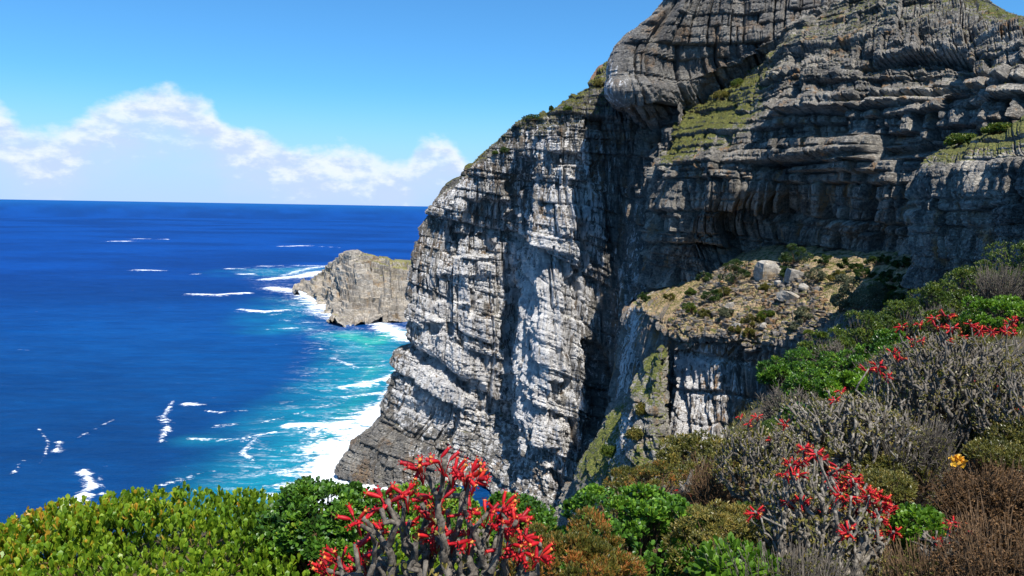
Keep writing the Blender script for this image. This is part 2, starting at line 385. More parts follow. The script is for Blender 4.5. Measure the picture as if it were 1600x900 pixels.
# ------------------------------------------------------------------ upper crag above the recess
rowsU = [
 [(1010, 165, 330), (985, 175, 300), (1035, 215, 302), (1098, 222, 312), (1165, 200, 312), (1225, 165, 306), (1292, 130, 300), (1400, 90, 298)],
 [(975, 150, 330), (951, 148, 282, .3, .5), (1008, 152, 276, 1), (1065, 148, 288, 1), (1130, 118, 286, 1), (1190, 85, 280, 1), (1265, 50, 270), (1390, 20, 268)],
 [(975, 120, 330), (950, 122, 284, .3, .5), (1000, 120, 277, 1), (1060, 115, 286), (1125, 95, 284), (1190, 66, 279), (1265, 30, 272), (1390, 0, 274)],
 [(985, 85, 332), (953, 88, 287, .3, .4), (1003, 80, 279), (1060, 78, 286), (1125, 68, 283), (1190, 45, 280), (1268, 10, 275), (1390, -20, 280)],
 [(1005, 50, 335), (982, 52, 291, .3, .2), (1020, 45, 282), (1070, 40, 286), (1130, 32, 284), (1195, 18, 283), (1270, -10, 280), (1390, -40, 288)],
 [(1050, 10, 338), (1026, 15, 295, .6), (1050, 5, 286), (1090, -5, 288), (1140, -14, 286), (1200, -20, 288), (1275, -36, 288), (1395, -64, 296)],
 [(1100, -50, 345), (1065, -45, 302), (1085, -55, 294), (1120, -60, 294), (1160, -65, 294), (1210, -70, 296), (1285, -80, 298), (1400, -95, 306)],
 [(1120, -70, 420), (1100, -90, 390), (1120, -100, 380), (1160, -105, 380), (1200, -110, 380), (1250, -110, 380), (1320, -115, 380), (1430, -120, 390)],
]
scU = [(14, 20, 5, 2.6), (6, 8, 2.4, 1.2), (3.0, 3.4, .8, .5), (1.3, 1.0, .16, .15)]
crag, PU = rock_sheet('upper_crag', build_net(rowsU), 420, 380, M['rockA'], 41, scU, big=3.2, fine=.22, flute=.6)
tag(crag, kind='structure')

# ------------------------------------------------------------------ great shaded wall
rowsB = [
 [(1030, 440, 300), (1000, 450, 262), (1070, 445, 238), (1130, 440, 224), (1200, 435, 212), (1300, 430, 190), (1400, 440, 168), (1500, 450, 148), (1610, 460, 128), (1760, 480, 108), (2000, 520, 80)],
 [(1030, 400, 300), (1010, 408, 264), (1062, 410, 240), (1125, 400, 232), (1200, 392, 222), (1300, 385, 196), (1400, 388, 172), (1500, 395, 150), (1610, 400, 130), (1760, 420, 108), (2000, 440, 80)],
 [(1030, 355, 300), (1012, 360, 266), (1062, 365, 238), (1115, 350, 232), (1200, 350, 222), (1300, 345, 192), (1400, 345, 170), (1500, 345, 148), (1610, 345, 129), (1760, 350, 107), (2000, 360, 80)],
 [(1030, 300, 300), (1018, 310, 268), (1062, 300, 241), (1122, 300, 226), (1200, 300, 212), (1300, 300, 191), (1400, 300, 169), (1500, 290, 148), (1610, 290, 129), (1760, 290, 107), (2000, 290, 80)],
 [(1030, 250, 300), (1028, 272, 264), (1060, 268, 244), (1120, 258, 229), (1200, 245, 215), (1300, 240, 194), (1400, 240, 172), (1500, 235, 152), (1610, 230, 132), (1760, 220, 109), (2000, 200, 82)],
 [(1045, 210, 300), (1040, 238, 270, .6, 0, .85), (1070, 232, 252, .6, 0, .7), (1130, 216, 235, .8, 0, .4), (1200, 195, 218), (1300, 185, 197), (1400, 180, 176), (1500, 170, 157), (1610, 160, 138), (1760, 140, 114), (2000, 100, 86)],
 [(1060, 180, 300), (1054, 205, 282, .45, 0, 1.0), (1090, 196, 267, .4, 0, 1.05), (1142, 175, 248, .6, 0, .8), (1210, 150, 226, .8), (1300, 135, 206, .8), (1400, 125, 186, .8), (1500, 110, 168, .8), (1610, 105, 148, .8), (1760, 80, 124, .8), (2000, 40, 95)],
 [(1080, 170, 305), (1064, 172, 300, .4, 0, 1.1), (1108, 152, 290, .35, 0, 1.15), (1162, 122, 272, .35, 0, .9), (1222, 98, 240, .55), (1305, 78, 222, .55, 0, .2), (1400, 65, 202, .55), (1500, 60, 182, .55), (1610, 60, 160, .55), (1760, 50, 136), (2000, 20, 106)],
 [(1110, 160, 320), (1080, 160, 320, .5), (1130, 140, 312, .5), (1182, 98, 294, .22, 0, .4), (1235, 62, 258, .45, 0, .4), (1318, 28, 242, .45, 0, .5), (1405, 12, 222, .45, 0, .4), (1500, 14, 206, .4, 0, .4), (1592, 36, 190, .3, 0, .7), (1760, 60, 160, .6), (2000, 60, 126)],
 [(1140, 150, 340), (1120, 145, 350, .5), (1160, 125, 345, .5), (1210, 60, 300, .5), (1262, 20, 280, .6), (1335, -25, 268, .7, 0, .4), (1415, -45, 250, .7, 0, .5), (1500, -28, 236, .5, 0, .9), (1600, 28, 218, .2, 0, 1.2), (1760, 90, 196, .4), (2000, 110, 150)],
 [(1200, 160, 420), (1220, 140, 400), (1250, 120, 400), (1280, 60, 390, .5), (1320, 20, 380, .6), (1380, 0, 370, .5), (1450, 0, 360, .4), (1540, 10, 340, .4), (1640, 60, 320, .3), (1800, 140, 290, .4), (2040, 160, 250)],
]
scB = [(14, 12, 7.5, 3.5), (6.5, 5.5, 4.4, 2.4), (3.2, 3.0, 1.0, .8), (1.1, .8, .16, .14)]
def exB(s, zz, P):
    z = P[..., 2]; y = P[..., 1]
    cave = np.exp(-((y-226)/9)**2-((z-110)/6)**2)*5.5
    cr1 = np.exp(-((z-(134+(200-y)*.02))/1.0)**2)*sm(y, 120, 140)*(1-sm(y, 215, 225))*4.5
    cr2 = np.exp(-((z-(149+(200-y)*.02))/.9)**2)*sm(y, 100, 140)*(1-sm(y, 190, 215))*4.5
    up_ = sm(z, 150, 160)*sm(y, 118, 140)
    bl, k, j = blocks(s, zz, 7.5, 2.6, 3.0, .9, 901, bed=.75, tilt=.35)
    b2, k, j = blocks(s, zz, 2.6, .9, .9, .4, 931, bed=.6, tilt=.3)
    return -cave-cr1-cr2+up_*(bl+b2)
wall, PB = rock_sheet("cliff_wall", build_net(rowsB), 900, 560, M['rockB'], 71, scB, dip=(.03, .03), big=3.0, fine=.16, flute=.3, extra=exB)
tag(wall, kind='structure')

# near outcrop at the right
rowsN = [
 [(1420, 480, 128), (1440, 470, 112), (1520, 480, 100), (1620, 480, 88), (1760, 500, 72)],
 [(1425, 400, 128), (1445, 400, 113), (1520, 400, 101), (1620, 400, 88), (1760, 400, 72)],
 [(1418, 330, 128), (1440, 335, 113), (1520, 335, 101), (1620, 335, 88), (1760, 330, 72)],
 [(1415, 285, 130), (1432, 285, 114), (1515, 275, 102), (1620, 270, 89), (1760, 250, 73)],
 [(1430, 250, 132), (1445, 246, 118, .8, 0, .5), (1520, 232, 106, .6, 0, .5), (1620, 222, 93, .6, 0, .4), (1760, 200, 77)],
 [(1450, 235, 140), (1470, 232, 130, .4, 0, 1.1), (1535, 208, 122, .3, 0, 1.2), (1620, 175, 112, .3, 0, 1.2), (1760, 140, 98)],
 [(1480, 235, 165), (1490, 230, 160), (1550, 205, 152), (1640, 165, 145), (1780, 120, 130)],
]
scN = [(7, 9, 2.6, 1.0), (3, 3.6, 1.5, .7), (1.3, 1.2, .4, .22), (.6, .5, .15, .08)]
outc_, PN = rock_sheet('rock_outcrop', build_net(rowsN), 380, 330, M['rockB'], 97, scN, big=1.6, fine=.1, flute=.3)
tag(outc_, kind='structure')

# ------------------------------------------------------------------ terrace with columns below
rowsC = [
 [(900, 840, 235), (935, 830, 205), (1000, 850, 175), (1060, 850, 155), (1130, 850, 150), (1200, 850, 145), (1280, 850, 135), (1400, 850, 115), (1600, 850, 90)],
 [(925, 760, 245), (960, 750, 212, .8, .4), (1000, 745, 182, .8), (1040, 730, 164, .8, .5), (1110, 730, 156, .8, .7), (1180, 730, 151, .8), (1260, 730, 140), (1390, 730, 120), (1600, 740, 95)],
 [(950, 640, 250), (975, 640, 216, .8, .8), (1008, 630, 186, .8, .2), (1050, 625, 170, .8, .8), (1105, 640, 161, .8, .6), (1175, 640, 155, .8, .3), (1260, 640, 142), (1390, 640, 122), (1600, 640, 96)],
 [(958, 560, 252), (980, 550, 218, .8, .9), (1015, 545, 188, .8, 0), (1050, 560, 174, .8, .8), (1105, 562, 164, .8, .7), (1175, 570, 157, .8, .3), (1255, 575, 144), (1390, 560, 124), (1600, 540, 98)],
 [(962, 520, 254), (985, 505, 220, .8, .8), (1018, 505, 190, .8), (1052, 543, 173, .9, .1), (1108, 524, 164, .9, .1, .2), (1178, 545, 155, .9, .1, .3), (1255, 530, 144, .9), (1390, 500, 126), (1600, 480, 100)],
 [(965, 485, 258), (990, 470, 226, .6, .7, .5), (1025, 482, 197, .5, 0, .7), (1060, 510, 178, .5, 0, .9), (1112, 514, 167, .5, 0, .8), (1180, 515, 160, .5, 0, .9), (1255, 512, 148, .5, 0, 1), (1390, 480, 132), (1600, 460, 105)],
 [(975, 470, 262), (1000, 466, 236, .5, .8, .5), (1042, 464, 216, .4, 0, 1.0), (1085, 468, 198, .25, 0, 1.2), (1135, 470, 185, .22, 0, 1.15), (1200, 465, 178, .22, 0, 1.15), (1270, 460, 165, .22, 0, 1.15), (1390, 455, 148, .15, 0, 1.3), (1600, 440, 115)],
 [(985, 462, 272), (1012, 460, 250, .5, .5, .2), (1060, 450, 236, .4, 0, .8), (1120, 426, 224, .3, 0, 1.1), (1165, 409, 217, .2, 0, 1.2), (1220, 402, 208, .15, 0, 1.2), (1290, 400, 190, .15, 0, 1.3), (1400, 405, 168, .2, 0, 1.2), (1600, 415, 128)],
 [(990, 455, 300), (1035, 446, 280, .5), (1100, 424, 265, .3), (1150, 398, 255, .3), (1190, 378, 245, .3), (1250, 375, 235, .3), (1320, 372, 215, .3), (1430, 370, 190, .3), (1640, 375, 150)],
]
scC = [(6, 16, 3.2, 1.6), (2.4, 11, 1.6, 1.0), (1.5, 4.5, .5, .25), (.8, 1.1, .18, .08)]
def exC(s, zz, P):
    d = 0
    for px, w_, a in ((1068, .5, 2.5), (1096, .4, 1.2), (1127, .5, 2.2), (1160, .4, 1.5), (1043, .6, 3), (1185, .5, 2), (1212, .5, 2)):
        q = at(px, 560, 165); d = d-a*np.exp(-((P[..., 0]-q[0]+.7*vnoise(np.stack([P[..., 2]/4, P[..., 2]*0], -1), int(px)))/w_)**2)*sm(P[..., 1], 150, 155)*(1-sm(P[..., 2], 90, 97)*.3)*(1-sm(P[..., 1], 174, 185))
    q = at(1130, 563, 163); d = d-2.5*np.exp(-((P[..., 2]-q[2]-.02*(P[..., 0]-q[0]))/.7)**2)*(P[..., 0] > q[0]-9)
    return d+.9*fbm(P/9, 4, 3)*sm(P[..., 2], 92, 97)
terr, PC = rock_sheet('terrace', build_net(rowsC), 620, 560, M['rockC'], 131, scC, big=3.0, fine=.2, flute=.9, extra=exC)
tag(terr, kind='structure')

# lower spur left of the columns
rowsS = [
 [(850, 850, 200), (890, 850, 172), (960, 860, 140), (1030, 860, 128), (1090, 860, 145)],
 [(870, 800, 200), (900, 790, 175, .7), (960, 790, 146, .8, 0, .3), (1030, 790, 134, .8, 0, .3), (1075, 790, 150)],
 [(895, 735, 205), (918, 725, 182, .5, 0, .8), (962, 735, 156, .8, .3, .4), (1025, 725, 144, .8, 0, .5), (1055, 740, 156)],
 [(930, 680, 210), (945, 672, 190, .5, .3, .7), (978, 675, 166, .9, .8, 0), (1020, 660, 152, .9, .1, .3), (1042, 670, 160)],
 [(960, 640, 215), (972, 635, 198, .6, .3, .5), (1000, 620, 174, .9, .1, .2), (1026, 600, 160, .8, 0, .6), (1040, 610, 166)],
 [(985, 600, 220), (995, 590, 205, .6), (1015, 570, 184, .8, 0, .3), (1032, 548, 171, .8, 0, .8), (1042, 560, 174)],
 [(1010, 590, 240), (1015, 580, 225, .5), (1030, 565, 205, .5), (1040, 555, 190, .5), (1050, 560, 185)],
]
spur, PS = rock_sheet('rock_spur', build_net(rowsS), 240, 340, M['rockS'], 151, [(5, 6, 2.2, .8), (2.4, 2.4, 1.6, .7), (1.2, 1, .6, .3)], big=3.2, fine=.25, flute=.5)
tag(spur, kind='structure')

# ------------------------------------------------------------------ far headland
def S(px, py, dz=-3.0):
    q = sea_pt(px, py); return q[1]
rowsH = [
 [(470, 470, 960), (490, 483, S(490, 470)), (526, 512, S(526, 508)), (560, 515, S(560, 508)), (600, 512, S(600, 504)), (640, 508, S(640, 503), .3), (720, 500, S(720, 495), .3)],
 [(463, 452, 1015, .4), (500, 462, 925, .5), (527, 500, 752, .5), (560, 499, 755, .8), (600, 496, 765, .8), (640, 494, 768, .8), (720, 480, 790)],
 [(466, 450, 1020, .4), (503, 450, 935, .6), (531, 470, 785, .8), (562, 475, 775, 1), (600, 474, 785, 1), (640, 472, 790, 1), (720, 460, 800)],
 [(468, 449, 1025, .4), (506, 438, 955, .6, 0, .2), (531, 435, 850, .8, .2), (560, 440, 815, 1, .1), (600, 440, 815, 1, 0, .2), (640, 440, 820, 1, 0, .2), (720, 440, 825)],
 [(470, 448, 1030, .4), (508, 428, 970, .6, 0, .3), (535, 412, 872, .6, .2), (558, 416, 850, .8, .1), (600, 418, 850, .8, 0, .6), (640, 420, 850, .8, 0, .6), (720, 420, 860)],
 [(474, 446, 1040, .4), (515, 421, 985, .5), (545, 394, 890, .25, .1), (570, 398, 890, .3, 0, .4), (600, 407, 905, .15, 0, 1.2), (640, 411, 915, .2, 0, 1.2), (720, 414, 930)],
 [(480, 455, 1150), (530, 450, 1150), (560, 440, 1100), (590, 440, 1100), (620, 440, 1100), (660, 440, 1100), (740, 440, 1100)],
]
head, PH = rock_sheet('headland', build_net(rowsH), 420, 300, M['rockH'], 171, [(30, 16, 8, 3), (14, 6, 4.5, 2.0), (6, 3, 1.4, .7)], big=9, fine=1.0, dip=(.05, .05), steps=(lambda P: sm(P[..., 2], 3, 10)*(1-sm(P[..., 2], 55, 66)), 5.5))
tag(head, kind='structure')

# ------------------------------------------------------------------ sea
azs = np.r_[np.linspace(-180, -45, 12)[:-1], np.linspace(-45, 8, 560), np.linspace(8, 180, 14)[1:]]
dep = np.r_[np.linspace(60, 26, 6)[:-1], np.linspace(26, 1.2, 620), 0.9, .7, .5, .35, .25, .17, .12]
rr = CAMZ/np.tan(np.radians(dep))
AZ, RR = np.meshgrid(np.radians(azs), rr)
SX = RR*np.sin(AZ); SY = RR*np.cos(AZ)
SP = np.stack([SX, SY], -1)
def stroke(pts, r, soft=1.0):
    """distance field in metres to a polyline given by photo pixels on the water"""
    out = np.full(SX.shape, 1e9)
    W_ = [sea_pt(*p)[:2] for p in pts]
    if len(W_) == 1: W_ = W_*2
    rs = r if isinstance(r, (list, tuple)) else [r]*len(W_)
    for i in range(len(W_)-1):
        a, b = W_[i], W_[i+1]; ab = b-a; L2 = max((ab**2).sum(), 1e-6)
        t = np.clip(((SP-a)@ab)/L2, 0, 1)
        d = np.linalg.norm(SP-(a+t[..., None]*ab), axis=2)/(rs[i]*(1-t)+rs[i+1]*t)
        out = np.minimum(out, d)
    return np.clip(1-out/2.0, 0, 1)      # 0.5 at distance r, 0 at 2r
foam = np.zeros(SX.shape); shal = np.zeros(SX.shape)
def F(pts, r, k=1.0):
    global foam; foam = np.maximum(foam, k*stroke(pts, r))
def T(pts, r, k=1.0):
    global shal; shal = np.maximum(shal, k*stroke(pts, r))
# surf along the shore
F([(525, 800), (540, 745), (575, 695), (608, 645), (628, 590), (645, 560)], [26, 24, 17, 10, 7, 9], 1.25)
F([(500, 750), (545, 690), (600, 640)], [14, 18, 9], 1.1); F([(500, 725), (530, 710)], [9, 12])
F([(455, 665), (520, 668), (580, 655), (605, 630)], [5, 13, 14, 10], 1.1)
F([(480, 705), (520, 700), (560, 680)], [4, 12, 12])
F([(535, 605), (580, 600), (612, 590)], [4, 8, 7])
F([(580, 500), (610, 515), (632, 530)], [8, 18, 12])
F([(550, 502), (580, 503)], [6, 8])
F([(505, 470), (520, 487), (530, 500)], [34, 28, 10])
F([(470, 455), (500, 470), (525, 480)], [12, 30, 26])
F([(425, 450), (465, 456)], [16, 22]); F([(415, 437), (470, 432), (500, 425)], [14, 26, 20])
F([(445, 430), (480, 420), (515, 415)], [8, 14, 14], .8)
F([(440, 385), (480, 384)], [14, 18]); F([(500, 385), (530, 387)], [8, 6], .7)
F([(178, 377), (197, 377)], [22, 26], .9); F([(206, 373), (260, 374)], [14, 12], .9)
F([(215, 422), (250, 423)], [12, 10], .9); F([(296, 460), (340, 461), (386, 458)], [7, 11, 8])
F([(376, 484), (410, 487), (446, 485)], [6, 8, 7]); F([(425, 492), (440, 490)], [4, 4], .8)
F([(360, 420), (377, 420)], [12, 10], .9); F([(376, 428), (395, 428)], [10, 9], .9); F([(405, 416), (440, 415)], [8, 8], .8)
F([(465, 415), (515, 416)], [12, 12], .8); F([(300, 429), (312, 428)], [6, 6], .8)
F([(130, 735), (145, 760), (115, 785), (75, 808)], [2.0, 3.4, 4.6, 6.5], .92); F([(155, 745), (160, 770)], [2, 2], .62)
F([(270, 628), (255, 650), (262, 668), (250, 690)], [1.5, 2.5, 3, 2], .75)
F([(295, 686), (350, 688), (390, 683), (430, 675)], [1.5, 3, 3.5, 1.5], .78); F([(380, 690), (400, 685), (378, 707), (395, 718)], [1.5, 2, 2, 1.5], .75)
F([(290, 632), (318, 634)], [3, 2.5], .78); F([(340, 665), (372, 662)], [3, 2.5], .72); F([(320, 642), (345, 645), (385, 642)], [1.5, 1.5, 1.5], .7)
F([(235, 765), (270, 750), (330, 738)], [1.5, 2, 2.2], .62); F([(260, 756), (300, 745)], [3, 3], .62)
F([(60, 670), (75, 690), (70, 710), (62, 725)], [1, 1, 1, 1], .6); F([(92, 690), (88, 708)], [2, 2], .72); F([(120, 685), (178, 656)], [1.2, 1.2], .6); F([(20, 740), (38, 718)], [1.2, 1.2], .6)
F([(410, 660), (470, 645), (520, 630)], [1.5, 2, 2], .66); F([(520, 560), (560, 575), (610, 570)], [3, 4, 4], .62); F([(500, 545), (540, 552)], [3, 3], .55)
F([(420, 515), (470, 512), (520, 520)], [4, 5, 4], .58); F([(430, 500), (500, 505)], [4, 4], .5); F([(540, 620), (600, 612)], [4, 5], .7); F([(430, 740), (455, 735)], [4, 5], .6)
F([(385, 700), (450, 705), (470, 712)], [1.2, 1.4, 1.4], .55); F([(385, 770), (430, 775)], [1, 1], .5)
# broad flecks of broken water
shoreband = stroke([(440, 800), (500, 700), (560, 600), (590, 540), (520, 470), (440, 420)], [26, 30, 34, 42, 50, 60])
T([(545, 525), (585, 535), (610, 520)], [22, 22, 14], 1.3)
T([(500, 700), (560, 620), (590, 560), (560, 530)], [34, 34, 30, 26], .95)
T([(420, 770), (470, 690), (520, 640)], [30, 34, 34], .75)
T([(470, 470), (440, 510)], [50, 40], .45); T([(430, 425), (500, 420)], [80, 60], .5); T([(300, 690), (420, 690)], [10, 24], .45)
T([(380, 770), (450, 740)], [18, 24], .55)
fb = fbm(np.stack([SX/40, SY/28, SX*0], -1), 5, 4)
shal = np.clip(shal+fb*.25*sm(shal, .02, .3), 0, 1.4)
deepn = .5+.5*fbm(np.stack([SX/300, SY/160, SX*0], -1), 15, 4)
farw = sm(RR, 300, 900)*(1-sm(RR, 2500, 5000))
swell = .7*fbm(np.stack([SX/45, SY/16, SX*0], -1), 25, 3)*(1-sm(RR, 1200, 2500))
SZ = swell + .9*np.clip(foam-.45, 0, .5)*2
m, n = new_mat('sea_water')
geo = n.n('ShaderNodeNewGeometry'); P = geo.outputs['Position']
fa = n.n('ShaderNodeAttribute', attribute_name='foam').outputs['Fac']
sa = n.n('ShaderNodeAttribute', attribute_name='shallow').outputs['Fac']
da = n.n('ShaderNodeAttribute', attribute_name='deep').outputs['Fac']
bd = n.n('ShaderNodeAttribute', attribute_name='band').outputs['Fac']
dist = n.n('ShaderNodeVectorMath', {0: P}, operation='LENGTH').outputs['Value']
base = n.mix(n.sstep(da, .3, .7), (.0015, .030, .175), (.002, .052, .27))
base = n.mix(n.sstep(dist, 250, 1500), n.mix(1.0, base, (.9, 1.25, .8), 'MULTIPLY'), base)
base = n.mix(n.sstep(dist, 2500, 30000), base, (.006, .085, .29))  # haze towards the horizon painted into the water colour, paler with distance
base = n.mix(n.sstep(sa, .05, .75), base, (.008, .23, .31))
base = n.mix(n.sstep(sa, .75, 1.15), base, (.03, .38, .31))
wv = n.noise(n.scl(P, (.35, 1, 1), rot=(0, 0, R(-12))), .045, 6, .62)
base = n.mix(n.sstep(wv, .42, .62, 0, .55), base, n.mix(1.0, base, (.5, .62, .72), 'MULTIPLY'))
wv2 = n.noise(n.scl(P, (.3, 1, 1), rot=(0, 0, R(-10))), .16, 8, .72)
base = n.mix(n.sstep(wv2, .40, .62, .40, 0), base, n.mix(1.0, base, (.35, .45, .55), 'MULTIPLY'))
base = n.mix(n.sstep(wv2, .56, .72, 0, .35), base, n.mix(1.0, base, (3.0, 1.7, 1.35), 'MULTIPLY'))
f1 = n.noise(n.scl(P, (.45, 1, 1), rot=(0, 0, R(-15))), .13, 10, .74, .5)
f3 = n.noise(n.scl(P, (.5, 1, 1), rot=(0, 0, R(-15))), .7, 6, .7, .4)
f1 = n.math('ADD', n.math('MULTIPLY', f1, .62), n.math('MULTIPLY', f3, .38))
f2 = n.noise(n.scl(P, (.5, 1, 1)), .03, 7, .7, 1.2)
ridge = n.math('ABSOLUTE', n.math('SUBTRACT', f2, .5))
lace = n.sstep(ridge, 0.0, .035, 1, 0)
fm = n.sstep(n.math('ADD', fa, n.math('MULTIPLY', n.math('SUBTRACT', f1, .5), 4.2)), .50, .92)
fm2 = n.math('MULTIPLY', n.math('MULTIPLY', lace, n.sstep(bd, .15, .6)), n.sstep(f1, .45, .65, 0, .6))
fm = n.math('MAXIMUM', fm, fm2)
col = n.mix(fm, base, (.86, .90, .92))
b1 = n.noise(n.scl(P, (.4, 1, 1), rot=(0, 0, R(-12))), .09, 7, .65)
b2 = n.noise(n.scl(P, (.55, 1, 1), rot=(0, 0, R(8))), .4, 5, .65)
bh = n.math('ADD', n.math('MULTIPLY', b1, 3.0), n.math('MULTIPLY', b2, .6))
bp = n.n('ShaderNodeBump', {'Height': bh, 'Strength': 1.0, 'Distance': 1.6})
df = n.n('ShaderNodeBsdfDiffuse', {'Color': col, 'Normal': bp.outputs[0]})
gl = n.n('ShaderNodeBsdfGlossy', {'Color': (.35, .7, 1, 1), 'Roughness': .28, 'Normal': bp.outputs[0]})
fr = n.math('MULTIPLY', n.n('ShaderNodeFresnel', {'IOR': 1.33, 'Normal': bp.outputs[0]}).outputs[0], n.math('MULTIPLY', n.math('SUBTRACT', 1.0, fm), .16))
mx = n.n('ShaderNodeMixShader', {0: fr}); n.link(df.outputs[0], mx.inputs[1]); n.link(gl.outputs[0], mx.inputs[2])
finish(n, mx.outputs[0]); M['sea'] = m
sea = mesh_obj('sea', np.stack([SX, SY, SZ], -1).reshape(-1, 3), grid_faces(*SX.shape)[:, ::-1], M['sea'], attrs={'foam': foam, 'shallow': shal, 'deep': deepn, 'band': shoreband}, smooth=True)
tag(sea, kind='structure')

# ================================================================== near hillside
def edgeY(x):
    return np.interp(x, [-8, -4, -2.4, -1, .15, 1.15, 3, 4.3, 6, 8, 11, 16, 25, 60], [7.5, 7.5, 7.0, 6.0, 5.2, 6.5, 9.6, 11.8, 13.6, 15.6, 18.5, 22, 27, 40])
def hill(x, y):
    x = np.asarray(x, float); y = np.asarray(y, float)
    z = -1.72 + .17*x - .19*y + .006*np.clip(x, 0, 14)**2 + np.clip(x-14, 0, 99)*.25
    z = z + .10*vnoise(np.stack([x/1.7, y/1.7], -1), 3) + .05*vnoise(np.stack([x/.5, y/.5], -1), 4)
    z = z + .55*np.exp(-((x-7)/3)**2-((y-9)/3)**2)
    z = z + .86*np.exp(-((x+2.3)/2.2)**2-((y-4.4)/1.7)**2)
    o = np.clip(y-edgeY(x), 0, None)
    z = z - 1.1*o**1.15 + np.clip(o, 0, 3)*.3
    z = np.where(x < -4, z-(-4-x)*.8, z)
    return z + CAMZ
gx = np.r_[np.linspace(-60, -6, 40)[:-1], np.linspace(-6, 22, 420), np.linspace(22, 75, 60)[1:]]
gy = np.r_[np.linspace(-25, -1, 20)[:-1], np.linspace(-1, 22, 340), np.linspace(22, 95, 160)[1:]]
GX, GY = np.meshgrid(gx, gy); GZ = hill(GX, GY)
GZ = np.maximum(GZ + fbm(np.stack([GX/6, GY/6], -1), 77, 4)*1.5*sm(GY-edgeY(GX), 1, 12), -6)
m, n = new_mat('soil')
P = n.n('ShaderNodeNewGeometry').outputs['Position']
c = n.mix(n.sstep(n.noise(P, 3, 6, .7), .35, .65), (.055, .040, .025), (.13, .095, .055))
c = n.mix(n.sstep(n.noise(P, .9, 5, .65), .5, .65), c, (.06, .065, .022))
pd = n.n('ShaderNodeAttribute', attribute_name='path').outputs['Fac']
c = n.mix(n.sstep(n.math('ADD', pd, n.math('MULTIPLY', n.math('SUBTRACT', n.noise(P, 4, 5, .7), .5), .7)), .4, .6), c, n.mix(n.sstep(n.noise(P, 14, 5, .7), .4, .6), (.40, .27, .16), (.20, .13, .08)))
bp = n.n('ShaderNodeBump', {'Height': n.noise(P, 22, 6, .75), 'Strength': 1.0, 'Distance': .03})
bs = n.n('ShaderNodeBsdfPrincipled', {'Base Color': c, 'Roughness': .95, 'Normal': bp.outputs[0]}); finish(n, bs.outputs[0]); M['soil'] = m
pc = at(1452, 775, 4.3)
pathm = np.exp(-((GX-pc[0]-.15*(GY-pc[1]))/.30)**2-((GY-pc[1])/.9)**2)
ground = mesh_obj('hillside', np.stack([GX, GY, GZ], -1).reshape(-1, 3), grid_faces(*GX.shape), M['soil'], attrs={'path': pathm}, smooth=True)
tag(ground, kind='structure')

# ------------------------------------------------------------------ plant helpers
def leaf_mat(name, cols, transl=.28, rough=.38, spec=.45):
    """cols: list of (pos, colour) by each leaf's own tint"""
    m, n = new_mat(name)
    t = n.n('ShaderNodeAttribute', attribute_name='tint').outputs['Fac']
    r = n.n('ShaderNodeValToRGB', {0: t}); e = r.color_ramp.elements
    while len(e) < len(cols): e.new(.5)
    for i, (p, c) in enumerate(cols): e[i].position = p; e[i].color = (*c, 1)
    bs = n.n('ShaderNodeBsdfPrincipled', {'Base Color': r.outputs[0], 'Roughness': rough, 'Specular IOR Level': spec})
    tr = n.n('ShaderNodeBsdfTranslucent', {'Color': n.mix(1.0, r.outputs[0], (1.3, 1.25, .6), 'MULTIPLY')})
    mx = n.n('ShaderNodeMixShader', {0: transl}); n.link(bs.outputs[0], mx.inputs[1]); n.link(tr.outputs[0], mx.inputs[2])
    finish(n, mx.outputs[0]); return m
def bark_mat(name, a, b, rough=.85, scale=40, bands=False):
    m, n = new_mat(name); P = n.n('ShaderNodeNewGeometry').outputs['Position']
    f = n.noise(P, scale, 4, .7)
    c = n.mix(n.sstep(f, .35, .65), a, b)
    bp = n.n('ShaderNodeBump', {'Height': f, 'Strength': .8, 'Distance': .006})
    finish(n, n.n('ShaderNodeBsdfPrincipled', {'Base Color': c, 'Roughness': rough, 'Normal': bp.outputs[0]}).outputs[0]); return m
M['leafY'] = leaf_mat('leaf_yellow_green', [(0, (.05, .09, .010)), (.4, (.12, .23, .014)), (.9, (.28, .38, .025)), (1, (.50, .28, .03))], .35)
M['leafG'] = leaf_mat('leaf_green', [(0, (.022, .055, .010)), (.5, (.065, .16, .016)), (.9, (.17, .31, .025)), (1, (.24, .26, .03))], .25)
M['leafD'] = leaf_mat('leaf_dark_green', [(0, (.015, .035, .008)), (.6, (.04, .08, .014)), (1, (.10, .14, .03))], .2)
M['leafM'] = leaf_mat('leaf_mid_green', [(0, (.03, .06, .010)), (.5, (.075, .12, .017)), (.9, (.19, .225, .028)), (1, (.20, .15, .03))], .25)
M['leafB'] = leaf_mat('leaf_bright_green', [(0, (.05, .12, .01)), (1, (.20, .36, .03))], .35)
M['leafO'] = leaf_mat('leaf_orange_olive', [(0, (.06, .07, .015)), (.4, (.17, .16, .03)), (.7, (.38, .17, .04)), (1, (.5, .14, .05))], .3)
M['leafV'] = leaf_mat('leaf_olive', [(0, (.05, .055, .015)), (.5, (.14, .14, .03)), (1, (.30, .22, .05))], .25)
M['leafR'] = leaf_mat('leaf_rusty', [(0, (.06, .035, .015)), (.5, (.16, .085, .035)), (1, (.33, .19, .08))], .2, .8)
M['leafS'] = leaf_mat('leaf_silver', [(0, (.06, .075, .04)), (.6, (.13, .14, .08)), (1, (.22, .22, .13))], .2, .7)
M['yellow'] = leaf_mat('petal_yellow', [(0, (.75, .38, .03)), (1, (.85, .60, .08))], .3)
M['red'] = leaf_mat('petal_red', [(0, (.20, .006, .010)), (.4, (.38, .007, .014)), (.72, (.55, .012, .018)), (.95, (.60, .05, .02)), (1, (.70, .30, .06))], .15, .5, .3)
M['barkG'] = bark_mat('bark_grey', (.04, .033, .025), (.18, .155, .122))
M['barkW'] = bark_mat('bark_pale', (.05, .043, .034), (.26, .228, .182))
